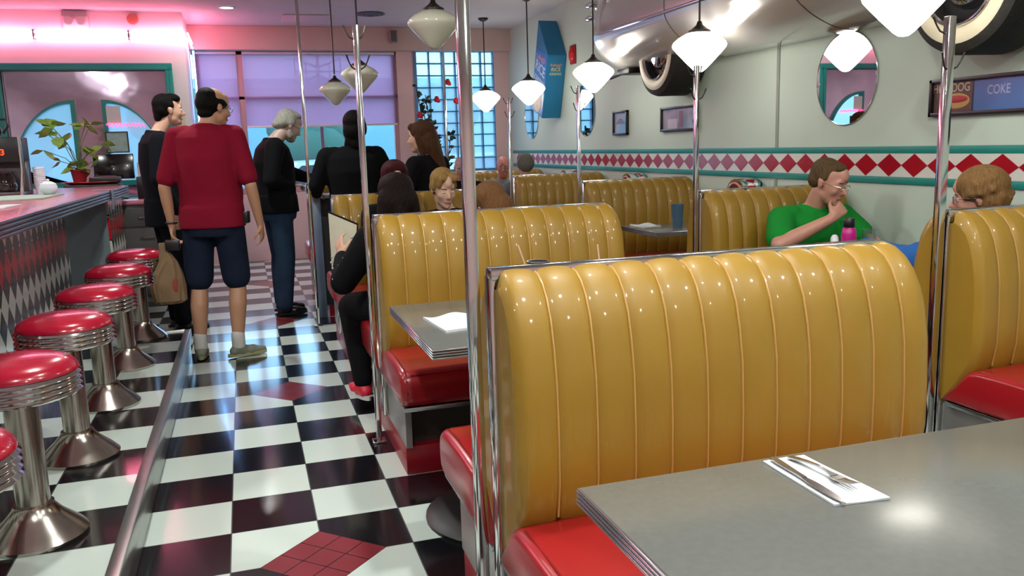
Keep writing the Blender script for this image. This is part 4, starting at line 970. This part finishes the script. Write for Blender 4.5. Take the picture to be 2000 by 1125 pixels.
def person(label, loc, rz, sp):
    """sp: joints in the person's own frame (faces +y, right hand at +x)"""
    P = {k: Vector(v) for k, v in sp['j'].items()}
    r = thing('person', label, 'person', loc, rz); g = sp.get('girth', 1.0); sk = sp['skin']; vox = sp.get('vox', .0085)
    sh = (P['shL']-P['shR']).length/2
    H = head_mx(P['head'], *sp.get('hr', (0, 0, 0)), sp.get('hs', 1))
    bm = BM(); add_head(bm, H, sp.get('fem', 0))
    mid = (P['shL']+P['shR'])/2
    cap(bm, lerp(mid, P['head'], .1), H @ Vector((0, -.025, -.06)), .056*g**.4, .052*g**.3)
    spine = [P['pelvis'], lerp(P['pelvis'], mid, .35), lerp(P['pelvis'], mid, .7), mid-Vector((0, 0, .03)), mid+Vector((0, 0, .035))]
    if 'belly' in P: spine[1] = P['belly']
    def torso(bm, k, low=0):
        b = sp.get('bellyr', 1)
        R = [(spine[0]-Vector((0, 0, low)), .155*g*k, .115*g*k), (spine[0]+Vector((0, 0, .04)), .16*g*k, .12*g*k), (spine[1], .148*g*k*b, .118*g*k*b), (spine[2], sh*.84*k*g**.5, .125*g*k), (spine[3], sh*.93*k, .105*k*g**.6), (spine[3]+Vector((0, 0, .03)), sh*.86*k, .085*k*g**.6), (spine[4], sh*.5*k, .065*k), (spine[4]+Vector((0, 0, .025)), .065*k, .058*k)]
        loft(bm, R)
    torso(bm, .93)
    ar = sp.get('arm', 1)
    arms = []
    for s, S_ in ((1, 'R'), (-1, 'L')):
        if 'el'+S_ not in P: continue
        a = [P['sh'+S_]+Vector((-s*.02, 0, -.02)), P['el'+S_], P['wr'+S_]]; arms.append((S_, a))
        m1 = lerp(a[1], a[2], .3)
        seg(bm, [a[0], a[1], m1, a[2]], [.05*ar, .039*ar, .038*ar, .025*ar])
        hd = sp.get('hand'+S_, ((0, 0, -1), (-s, 0, 0), .45))
        hand(bm, a[2], hd[0], hd[1], hd[3] if len(hd) > 3 else s*(1), hd[2], sp.get('hand_s', 1))
    legs = []
    for s, S_ in ((1, 'R'), (-1, 'L')):
        if 'kn'+S_ not in P: continue
        h = P['pelvis']+Vector((s*.09*g**.5, 0, -.03)) if 'hip'+S_ not in P else P['hip'+S_]
        a = [h, P['kn'+S_], P['an'+S_]]; legs.append((S_, a))
        seg(bm, [a[0], a[1], lerp(a[1], a[2], .3)+Vector((0, -.012, 0)), a[2]], [.082*g**.6, .053*g**.3, .056*g**.4, .036])
        fd = Vector(sp.get('foot'+S_, (0, 1, 0))).normalized(); cap(bm, a[2]+Vector((0, 0, -.05)), a[2]+fd*.13+Vector((0, 0, -.065)), .036, .026)
    body = obj('body', remesh(bm, vox, 3), sk, r)
    if sp.get('face', True): face_parts(H, body, **sp.get('facek', {}))
    # top
    t = sp['top']; bm = BM(); k = t.get('k', 1.07); torso(bm, k, t.get('low', .02))
    if t.get('hem'): loft(bm, [(P['pelvis']+Vector((0, 0, t['hem'])), .172*g*k*t.get('flare', 1), .135*g*k*t.get('flare', 1)), (P['pelvis']+Vector((0, 0, .08)), .165*g*k, .128*g*k)])
    for S_, a in arms:
        sl = t.get('sleeve', 1.0); th = t.get('th', .012)
        s = 1 if S_ == 'R' else -1
        pts = [a[0], a[1]]; rs = [.058*ar+th, .043*ar+th]
        if sl >= 1: pts.append(lerp(a[1], a[2], .97)); rs.append(.028*ar+th*.8)
        else: pts[1] = lerp(a[0], a[1], sl); rs[1] = (.052*ar+th)
        seg(bm, pts, rs)
        cap(bm, a[0]+Vector((-s*.06, 0, .02)), a[0], .05*ar+th*.5, .056*ar+th)
    if t.get('collar'): 
        c0 = lerp(mid, P['head'], .12)+Vector((0, -.005, .02)); tube(bm, [c0+Vector((.068*cos(q), .066*sin(q)+.005, .012*sin(q)*-1)) for q in [2*pi*i/24 for i in range(24)]], .014, 8, closed=True)
    top = obj(t.get('name', 'shirt'), remesh(bm, .010, t.get('smooth', 4)), t['mat'], r)
    # bottoms
    b_ = sp.get('bottom')
    if b_:
        bm = BM(); kk = b_.get('k', 1.0)
        loft(bm, [(P['pelvis']+Vector((0, 0, -.12)), .14*g*kk, .12*g*kk), (P['pelvis']-Vector((0, 0, .03)), .168*g*kk, .132*g*kk), (P['pelvis']+Vector((0, 0, .06)), .163*g*kk, .128*g*kk), (P['pelvis']+Vector((0, 0, .09)), .158*g*kk, .122*g*kk)])
        for S_, a in legs:
            cut = b_.get('cut', 2.0)
            if cut > 1.5: seg(bm, [a[1], lerp(a[1], a[2], .3)+Vector((0, -.012, 0)), a[2]], [b_.get('rk', .067), .07*g**.4, b_.get('ra', .055)])
            if cut < 1.5: seg(bm, [a[0], lerp(a[0], a[1], cut)], [.092*g**.6*kk, b_.get('rb', .088)])
            else: seg(bm, [a[0], a[1], a[2]+Vector((0, 0, .0))], [.09*g**.6*kk, b_.get('rk', .067), b_.get('ra', .055)])
        obj(b_.get('name', 'trousers'), remesh(bm, .011, 4), b_['mat'], r)
    for S_, a in legs:
        if not sp.get('shoe'): continue
        fd = Vector(sp.get('foot'+S_, (0, 1, 0))).normalized(); sd = Vector((fd.y, -fd.x, 0)); ak = a[2]; z0 = ak.z-.092
        bm = BM()
        cap(bm, ak+Vector((0, 0, -.035)), ak+fd*.02+Vector((0, 0, -.055)), .046, .044); cap(bm, ak-fd*.03+Vector((0, 0, -.055)), ak+fd*.10+Vector((0, 0, -.06)), .036, .034)
        cap(bm, ak+fd*.08+sd*.012+Vector((0, 0, -.063)), ak+fd*.165+Vector((0, 0, -.068)), .034, .024); cap(bm, ak+fd*.08-sd*.012+Vector((0, 0, -.063)), ak+fd*.16+Vector((0, 0, -.068)), .032, .024)
        for v in bm.verts: v.co.z = max(v.co.z, z0+.012)
        so = obj('shoe', remesh(bm, .009, 3), sp['shoe'], r)
        bm = BM(); fr = Matrix((( sd.x, fd.x, 0, ak.x), (sd.y, fd.y, 0, ak.y), (0, 0, 1, z0), (0, 0, 0, 1)))
        pts = [(.038*cos(q)*(1.12 if sin(q) > .2 else .92), .055+.135*sin(q)) for q in [2*pi*i/28 for i in range(28)]]
        prism(bm, pts, 0, .022, fr); obj('sole', bm, sp.get('sole', blackp), so)
        if sp.get('sock'):
            bm = BM(); cap(bm, ak+Vector((0, 0, -.03)), ak+Vector((0, 0, .055)), .045, .046); obj('sock', remesh(bm, .009, 2), sp['sock'], r)
    return r, H, P, top
def hair(r, H, mat, shapes, caps=(), vox=.009, name='hair', sm=3):
    bm = BM(); s_ = H.to_scale().x
    for c, q in shapes: ell(bm, c, q, H, 20)
    for a, b, r0, r1 in caps: cap(bm, H @ Vector(a), H @ Vector(b), r0*s_, r1*s_)
    return obj(name, remesh(bm, vox, sm), mat, r)
SHORT = [((0, -.035, .045), (.081, .088, .082)), ((0, -.055, .0), (.078, .065, .07)), ((-.068, -.01, .03), (.016, .035, .03)), ((.068, -.01, .03), (.016, .035, .03)), ((0, .02, .095), (.06, .06, .032))]

skA = skin('skin_tan', 'b88a6e'); skB = skin('skin_fair', 'c89c86'); skC = skin('skin_ruddy', 'b88472'); skD = skin('skin_grey_light', 'b59b90')
navy = cloth('navy_denim', '182033', .3); black = cloth('black_wool', '08090d'); black2 = cloth('black_suit', '0b0d15'); jeans = cloth('blue_jeans', '25364c', .35)
maroon = cloth('maroon_polo', '7c1028', .06); green = cloth('green_tshirt', '17802f', .08); darktop = cloth('dark_top', '0b0a0e')

# man in the maroon polo, seen from behind
J = dict(head=(.065, .03, 1.662), shL=(-.205, 0, 1.50), shR=(.205, 0, 1.50), pelvis=(0, .0, .95), belly=(0, .03, 1.1), elL=(-.275, -.05, 1.16), wrL=(-.265, .0, .90), elR=(.275, -.05, 1.15), wrR=(.30, .03, .895),
         knL=(-.13, .02, .48), anL=(-.145, -.02, .10), knR=(.12, .03, .48), anR=(.105, -.02, .10))
r, H, P, top = person('man in a maroon polo and navy shorts, seen from behind, holding a paper bag', (-.075, 2.86, .0), -.22,
    dict(j=J, girth=1.17, bellyr=1.1, skin=skA, hr=(-.75, .15, 0), arm=1.0, hs=1.03, facek=dict(glasses='wire'), footL=(-.2, 1, 0), footR=(.9, .55, 0),
         handL=((0, .15, -1), (1, 0, 0), .9, 1), handR=((.05, .2, -1), (-1, .1, 0), .5, -1),
         top=dict(mat=maroon, sleeve=.82, collar=True, hem=-.06, name='polo_shirt', th=.012, k=1.06, flare=1.0), bottom=dict(mat=navy, cut=.84, name='shorts', rb=.094, k=1.02), shoe=M('grey_trainer', '7f8273', .6, var=.25, scale=20), sole=M('trainer_sole', '9a9a70', .6, var=.3, scale=12), sock=M('white_sock', 'c8c8c4', .9)))
hm = hairm('hair_black', '0b0908')
hair(r, H, hm, [((0, -.045, .02), (.081, .080, .075)), ((-.066, .0, .02), (.016, .05, .035)), ((.066, .0, .02), (.016, .05, .035)), ((0, -.06, .062), (.074, .058, .056)), ((0, -.06, -.045), (.062, .045, .035))])
bm = BM(); tube(bm, [(-.265+.032*cos(a), .0+.028*sin(a), .925) for a in [2*pi*i/20 for i in range(20)]], .008, 8, closed=True); obj('wristwatch', bm, blackp, r)
bm = BM(); box(bm, .19, .235, -.03, .05, .905, .985, .008); obj('belt_pouch', bm, blackp, r)
# shoulder of the paper bag
r = thing('paper_bag', 'crumpled brown paper bag hanging from the left hand of the man in maroon', 'bag', (-.385, 2.86, .40), .2)
bm = BM(); rnd = random.Random(3); rings = []
for k, (z, a, b) in enumerate(((0, .085, .05), (.02, .105, .066), (.12, .11, .07), (.2, .095, .06), (.28, .055, .045), (.34, .03, .028), (.40, .035, .02))):
    rings.append(((.008*sin(k*2), 0, z), a, b))
loft(bm, rings, 28, 3.2)
for v in bm.verts: v.co += Vector((rnd.uniform(-1, 1), rnd.uniform(-1, 1), rnd.uniform(-.4, .4)))*.006
obj('bag', bm, M('kraft_paper', '7c6348', .8, var=.25, scale=12, bump=.4, bscale=14), r, smooth=False)
bm = BM(); ell(bm, (.035, -.062, .12), (.022, .008, .055)); obj('printed_mark', bm, M('bag_print', '8a3a2c', .7), r)
bm = BM(); box(bm, -.02, .07, -.03, .03, .37, .44, .01); tag(obj('wallet', bm, blackp), 'small black wallet held with the paper bag', 'wallet').matrix_world = Matrix.Translation((-.36, 2.84, .38))

# man in the dark suit, in profile
J = dict(head=(0, .06, 1.705), shL=(-.2, -.06, 1.49), shR=(.2, -.06, 1.49), pelvis=(0, -.04, .95), elL=(-.26, -.08, 1.19), wrL=(-.22, .05, .95), elR=(.26, -.11, 1.19), wrR=(.25, .0, .95),
         knL=(-.1, .0, .5), anL=(-.1, .0, .10), knR=(.1, .02, .5), anR=(.1, .0, .10))
r, H, P, top = person('man in a dark suit in profile, standing behind the man in maroon', (-.42, 3.98, 0), -1.30,
    dict(j=J, skin=skB, hr=(.06, 0, 0), facek=dict(), top=dict(mat=black2, hem=-.12, name='suit_jacket', th=.02, k=1.1, collar=True), bottom=dict(mat=black2, rk=.075, ra=.065), shoe=blackp, footR=(.1, 1, 0),
         handR=((0, .1, -1), (-1, 0, 0), .5, -1), handL=((0, .1, -1), (1, 0, 0), .5, 1)))
hair(r, H, hm, SHORT+[((0, .035, .085), (.066, .055, .036)), ((-.07, .0, .0), (.012, .018, .03)), ((0, -.085, -.045), (.055, .03, .05))])
# grey-haired man in black sweater and jeans
J = dict(head=(0, .155, 1.58), shL=(-.19, .02, 1.425), shR=(.19, -.02, 1.425), pelvis=(0, 0, .93), belly=(0, .01, 1.1), elL=(-.22, .17, 1.19), wrL=(-.20, .36, 1.13), elR=(.25, -.09, 1.14), wrR=(.12, .10, 1.09),
         knL=(-.09, .03, .5), anL=(-.1, .02, .10), knR=(.1, .02, .5), anR=(.11, -.02, .10))
r, H, P, top = person('grey-haired bearded man in a black sweater and jeans, looking down', (.385, 4.3, 0), -1.36,
    dict(j=J, girth=1.2, skin=skD, hr=(.05, .5, 0), facek=dict(brow='8c8880', glasses='wire', closed=True), top=dict(mat=black, hem=-.06, name='sweater', th=.022, k=1.1, collar=True), bottom=dict(mat=jeans, rk=.082, ra=.072, k=1.04), shoe=blackp,
         handR=((-.25, .95, .05), (-.3, 0, -1), .8, 1), handL=((.2, 1, -.3), (0, -.2, -1), .4, -1)))
gh = hairm('hair_grey', '9a9a90')
hair(r, H, gh, [((0, -.035, .045), (.083, .092, .084)), ((0, -.07, -.01), (.082, .06, .06)), ((-.072, -.015, .02), (.018, .035, .035)), ((.072, -.015, .02), (.018, .035, .035)), ((0, -.10, -.04), (.06, .035, .035)), ((0, .01, .1), (.06, .06, .03))])
hair(r, H, hairm('beard_grey', '8a847c'), [((0, .055, -.092), (.046, .042, .033)), ((-.05, .03, -.07), (.014, .03, .035)), ((.05, .03, -.07), (.014, .03, .035)), ((0, .085, -.05), (.022, .01, .006))], name='beard', vox=.007)
# woman in black jacket from behind
J = dict(head=(.04, .03, 1.53), shL=(-.21, 0, 1.335), shR=(.21, 0, 1.335), pelvis=(0, 0, .88), elL=(-.285, .0, 1.10), wrL=(-.27, .20, 1.03), elR=(.30, .05, 1.12), wrR=(.20, .25, 1.06),
         knL=(-.09, .02, .47), anL=(-.1, 0, .10), knR=(.1, .02, .47), anR=(.1, 0, .10))
r, H, P, top = person('black-haired person in a bulky black jacket, seen from behind between the chrome posts', (.955, 3.62, 0), 0,
    dict(j=J, girth=1.12, skin=skB, fem=1, hr=(-.3, .1, 0), top=dict(mat=black, hem=-.1, name='jacket', th=.02, k=1.14, collar=True), bottom=dict(mat=black2), shoe=blackp,
         handL=((0, 1, -.15), (0, 0, -1), .4, -1), handR=((-.3, .9, -.15), (0, 0, -1), .4, 1)))
hair(r, H, hm, [((0, -.035, .045), (.088, .1, .092)), ((0, -.06, -.03), (.084, .075, .09)), ((0, -.055, -.12), (.07, .055, .075)), ((-.07, .0, .0), (.022, .05, .06)), ((.07, .0, .0), (.022, .05, .06))], [((-.03, -.07, -.1), (-.06, -.05, -.19), .04, .03)])
# woman with long brown hair
J = dict(head=(0, .06, 1.445), shL=(-.19, 0, 1.25), shR=(.19, 0, 1.25), pelvis=(0, -.02, .83), elL=(-.25, .05, 1.02), wrL=(-.16, .22, .99), elR=(.25, .02, 1.02), wrR=(.18, .22, .99),
         knL=(-.09, .02, .45), anL=(-.1, 0, .10), knR=(.1, .02, .45), anR=(.1, 0, .10))
r, H, P, top = person('woman with long brown hair in a dark top, turned toward the front windows', (1.56, 3.66, 0), .72,
    dict(j=J, skin=skB, fem=1, hr=(.3, .05, 0), top=dict(mat=darktop, hem=-.08, name='top', th=.018, k=1.06), bottom=dict(mat=black2), shoe=blackp,
         handL=((.3, .9, -.1), (0, 0, -1), .4, -1), handR=((-.3, .9, -.1), (0, 0, -1), .4, 1)))
bh = hairm('hair_brown', '4a3020')
hair(r, H, bh, [((0, -.025, .05), (.092, .105, .09)), ((0, -.07, -.03), (.092, .08, .1)), ((0, .06, .085), (.06, .04, .035))],
     [((.04, -.08, -.06), (.09, -.13, -.30), .065, .045), ((-.03, -.09, -.06), (0, -.15, -.28), .065, .045), ((.075, -.02, -.02), (.14, -.09, -.33), .035, .03), ((.09, -.13, -.28), (.12, -.14, -.36), .045, .02), ((-.075, .0, .0), (-.08, -.04, -.18), .025, .02)])
# ---- seated people
SK = dict(knL=(-.12, .42, .555), knR=(.12, .42, .555), anL=(-.12, .40, .10), anR=(.12, .40, .10))
def seated(**k):
    J = dict(head=(0, .06, 1.13), shL=(-.18, .02, .94), shR=(.18, .02, .94), pelvis=(0, -.02, .605), elL=(-.23, .10, .74), wrL=(-.13, .30, .79), elR=(.23, .10, .74), wrR=(.13, .30, .79)); J.update(SK); J.update(k); return J
# menu reader
J = seated(head=(.0, .04, 1.115), shL=(-.165, 0, .935), shR=(.165, 0, .935), elL=(-.29, .05, .70), wrL=(-.265, .235, .80), elR=(.2, .16, .76), wrR=(.02, .34, .80), knL=(-.22, .30, .52), anL=(-.215, .10, .16), knR=(-.03, .42, .55), anR=(-.04, .42, .12))
r, H, P, top = person('dark-haired woman reading a menu, her black dotted sleeve out in the aisle', (.875, 1.20, 0), 0,
    dict(j=J, skin=skB, fem=1, hr=(0, .15, 0), hs=.96, top=dict(mat=darktop, name='blouse', th=.024, k=1.1, low=.05), bottom=dict(mat=darktop, rk=.083, ra=.05, name='leggings'), shoe=M('red_shoe', 'd02038', .4), sole=M('white_sole', 'c8c8c8', .5), footL=(-.25, 1, 0),
         handL=((-.1, .55, .8), (.9, .5, -.1), .45, -1), handR=((-.9, .3, .3), (0, 1, 0), .5, 1)))
dh = hairm('hair_dark_red', '140a09')
hair(r, H, dh, [((0, -.02, .045), (.098, .11, .092)), ((0, -.06, -.03), (.112, .08, .11)), ((0, -.055, -.12), (.118, .065, .09))],
     [((-.06, -.06, -.06), (-.085, -.07, -.22), .055, .035), ((.06, -.06, -.06), (.085, -.07, -.22), .055, .035), ((0, -.08, -.06), (0, -.09, -.24), .06, .05)])
bm = BM(); rnd = random.Random(8)
for k in range(16):
    t = rnd.random(); c = lerp(P['shL'], P['elL'], t) if k % 2 else lerp(P['elL'], P['wrL'], t); a = rnd.uniform(2.2, 4.4)
    ell(bm, c+Vector((cos(a)*.062, sin(a)*.06, rnd.uniform(-.02, .02))), .006, n=8)
obj('sleeve_dots', bm, M('dot_white', 'a8acb0', .6), r)
# menu
r = thing('menu_booklet', 'open laminated menu with black edging held by the dark-haired woman', 'menu', (.60, 1.63, .66))
def quad_slab(bm, p, th):
    p = [Vector(q) for q in p]; nn = (p[1]-p[0]).cross(p[3]-p[0]).normalized()*th; a = [bm.verts.new(q) for q in p]; b = [bm.verts.new(q+nn) for q in p]
    bm.faces.new(a); bm.faces.new(b[::-1])
    for i in range(4): bm.faces.new((a[i], a[(i+1) % 4], b[(i+1) % 4], b[i]))
TL, TR, BR, BL = Vector((-.03, .07, .375)), Vector((.105, -.15, .315)), Vector((.075, -.10, .0)), Vector((-.03, .07, .04))
bm = BM(); quad_slab(bm, (TL, TR, BR, BL), .003); obj('cover', bm, blackp, r, smooth=False)
ctr = (TL+TR+BR+BL)/4; q_ = [c+(ctr-c)*.06 for c in (TL, TR, BR, BL)]; nn = (TR-TL).cross(BL-TL).normalized()
for s in (1, -1):
    bm = BM(); quad_slab(bm, [c-nn*(.0012 if s > 0 else -.0045) for c in q_], .0006); obj('page', bm, M('menu_page', 'd2ceb8', .12, coat=.6, var=.2, scale=9), r, smooth=False)
# light brown haired diner beside her
r, H, P, top = person('diner with long light brown hair behind the thick chrome post, head bowed', (1.385, 1.18, 0), .05,
    dict(j=seated(head=(-.02, .03, 1.055), shL=(-.17, 0, .87), shR=(.17, 0, .87)), skin=skB, fem=1, hr=(.3, .3, -.2), hs=.95, top=dict(mat=darktop, name='top', low=.03), bottom=dict(mat=navy), shoe=blackp,
         handR=((-.3, .9, .1), (0, 0, -1), .5, 1), handL=((.3, .9, .1), (0, 0, -1), .5, -1)))
lb = hairm('hair_light_brown', '6e4c30')
hair(r, H, lb, [((0, -.02, .045), (.092, .105, .09)), ((0, -.06, -.03), (.095, .08, .1)), ((0, .05, .07), (.065, .05, .045))], [((.05, -.06, -.05), (.11, -.04, -.22), .055, .035), ((-.05, -.06, -.05), (-.08, -.05, -.2), .055, .035), ((0, -.08, -.05), (0, -.06, -.22), .06, .04)])
# short-haired diner facing us
r, H, P, top = person('short-haired blond diner facing the camera, hand at the chin', (1.40, 2.36, 0), pi,
    dict(j=seated(head=(.03, .06, 1.10), shL=(-.165, 0, .91), shR=(.165, 0, .91), elL=(-.19, .22, .76), wrL=(-.045, .20, .885), elR=(.22, .1, .72), wrR=(.14, .3, .79)), skin=skin('skin_pale', 'd2a892'), fem=1, hr=(.12, .25, 0), hs=1.0, hand_s=.85,
         facek=dict(brow='6a5038', lips='b4686a', closed=True), top=dict(mat=darktop, name='top', low=.03, collar=False), bottom=dict(mat=navy), shoe=blackp,
         handL=((.75, -.1, .55), (-.1, -1, .1), 1.0, -1), handR=((-.3, .9, .1), (0, 0, -1), .5, 1)))
hair(r, H, hairm('hair_blond', '9a7a48'), [((0, -.03, .05), (.084, .094, .084)), ((0, -.06, .0), (.08, .06, .065)), ((-.072, -.01, .02), (.016, .035, .04)), ((.072, -.01, .02), (.016, .035, .04)), ((.035, .045, .085), (.045, .045, .03)), ((-.045, .03, .08), (.035, .05, .034)), ((.058, .06, .05), (.02, .02, .034))])
# dark red hair next to them
r, H, P, top = person('diner with dark red hair almost hidden behind the menu reader', (1.03, 2.36, 0), pi,
    dict(j=seated(head=(-.03, .05, 1.16), shL=(-.145, 0, .97), shR=(.145, 0, .97), elL=(-.17, .1, .74), elR=(.17, .1, .74), wrL=(-.1, .28, .79), wrR=(.1, .28, .79)), skin=skB, fem=1, top=dict(mat=darktop, name='top', low=.03), bottom=dict(mat=navy), shoe=blackp, vox=.011,
         handR=((-.3, .9, .1), (0, 0, -1), .5, 1), handL=((.3, .9, .1), (0, 0, -1), .5, -1)))
hair(r, H, hairm('hair_red', '3a1216'), [((0, -.025, .05), (.09, .1, .09)), ((0, -.06, -.03), (.1, .075, .1)), ((0, .045, .08), (.065, .05, .045))], [((.075, -.0, .0), (.095, .0, -.15), .03, .03), ((-.075, .0, .0), (-.095, .0, -.15), .03, .03)])
# man in green
J = seated(head=(-.02, .15, 1.115), shL=(-.22, .02, .93), shR=(.22, .04, .93), elR=(.345, .23, .80), wrR=(.075, .30, .93), elL=(-.30, .14, .78), wrL=(-.16, .36, .80), belly=(0, .02, .74))
r, H, P, top = person('man in a green t-shirt eating with one hand raised to his mouth', (3.17, .99, 0), pi,
    dict(j=J, girth=1.12, skin=skC, hr=(-.03+.45, .32, 0), arm=1.1, facek=dict(brow='5c4434', glasses='wire', closed=True), top=dict(mat=green, sleeve=.72, name='tshirt', th=.016, k=1.1, low=.04, collar=True), bottom=dict(mat=navy), shoe=blackp,
         handR=((-.75, -.05, .55), (-.25, -.9, -.1), 1.0, 1), handL=((.3, .8, -.1), (0, 0, -1), .5, -1)))
hair(r, H, hairm('hair_short_brown', '57452f'), [((0, -.032, .046), (.081, .09, .080)), ((0, -.06, .0), (.078, .058, .06)), ((-.07, -.012, .025), (.012, .03, .028)), ((.07, -.012, .025), (.012, .03, .028)), ((0, .015, .09), (.055, .06, .028))])
bm = BM(); flat(bm, L2((3.10, .70), (3.19, .73), 5), [.005, .0035, .003, .003, .009, .010], .985, .0025, [0, -.005, -.01, -.018, -.026, -.032]); tag(obj('dessert_spoon', bm, sil), 'steel spoon in the raised hand of the man in green', 'spoon')
# curly haired woman at the right
J = seated(head=(0, .05, 1.075), shL=(-.19, .02, .885), shR=(.19, .02, .885), elL=(-.27, .22, .80), wrL=(-.13, .50, .83), elR=(.24, .15, .78), wrR=(.1, .36, .80))
r, H, P, top = person('woman with curly sandy hair, glasses and a blue sleeve, seen from behind at the right', (3.25, -.16, 0), .35,
    dict(j=J, girth=1.1, skin=skC, fem=1, hr=(.4, .1, 0), hs=1.0, arm=1.1, facek=dict(glasses='wire', brow='7a5c3c'), top=dict(mat=cloth('blue_shirt', '2a5a9c'), name='blue_shirt', th=.024, k=1.08, low=.03, collar=True), bottom=dict(mat=navy), shoe=blackp,
         handL=((-.1, .95, .05), (0, 0, -1), .4, -1), handR=((-.4, .9, 0), (0, 0, -1), .4, 1)))
sp_ = [((0, -.02, .05), (.098, .11, .095)), ((0, -.05, -.01), (.094, .08, .075))]; rnd = random.Random(5)
for k in range(60):
    a, b = rnd.uniform(0, 6.28), rnd.uniform(-.55, 1.4); q = (.095*cos(a)*cos(b), -.03+.1*sin(a)*cos(b), .03+.092*sin(b))
    if q[1] < .045: sp_.append((q, (.018, .018, .018)))
hair(r, H, hairm('hair_sandy', '80603c'), sp_, sm=2)
# the three older diners by the windows
r, H, P, top = person('grey-haired diner seen from behind above the fourth wall bench', (2.93, 5.30, 0), -.1,
    dict(j=seated(head=(0, .02, 1.155), shL=(-.19, 0, .96), shR=(.19, 0, .96)), skin=skC, hs=1.02, vox=.011, top=dict(mat=cloth('grey_shirt', '6c7480'), name='shirt', low=.03, collar=True), bottom=dict(mat=navy), shoe=blackp,
         handR=((-.3, .9, .1), (0, 0, -1), .5, 1), handL=((.3, .9, .1), (0, 0, -1), .5, -1)))
hair(r, H, hairm('hair_dark_grey', '6c6a62'), SHORT+[((0, -.05, .02), (.09, .08, .085))])
r, H, P, top = person('balding man in a grey shirt facing the camera at the farthest wall table', (2.98, 6.34, 0), pi,
    dict(j=seated(head=(0, .08, 1.12), shL=(-.2, 0, .93), shR=(.2, 0, .93)), skin=skin('skin_red', 'c47c6c'), hr=(-.3, .1, 0), vox=.011, facek=dict(glasses='dark'), top=dict(mat=cloth('pale_grey_shirt', '8c8f88'), name='shirt', low=.03, collar=True), bottom=dict(mat=navy), shoe=blackp,
         handR=((-.3, .9, .1), (0, 0, -1), .5, 1), handL=((.3, .9, .1), (0, 0, -1), .5, -1)))
hair(r, H, hairm('hair_short_brown', '57452f'), [((0, -.06, .01), (.078, .062, .07)), ((-.068, -.015, .02), (.012, .03, .03)), ((.068, -.015, .02), (.012, .03, .03))])
r, H, P, top = person('bald diner in a dark shirt left of the thick chrome post', (2.50, 6.30, 0), pi-.3,
    dict(j=seated(head=(0, .06, 1.13), shL=(-.2, 0, .93), shR=(.2, 0, .93)), skin=skC, hr=(.1, .3, 0), vox=.011, top=dict(mat=darktop, name='shirt', low=.03), bottom=dict(mat=navy), shoe=blackp,
         handR=((-.3, .9, .1), (0, 0, -1), .5, 1), handL=((.3, .9, .1), (0, 0, -1), .5, -1)))
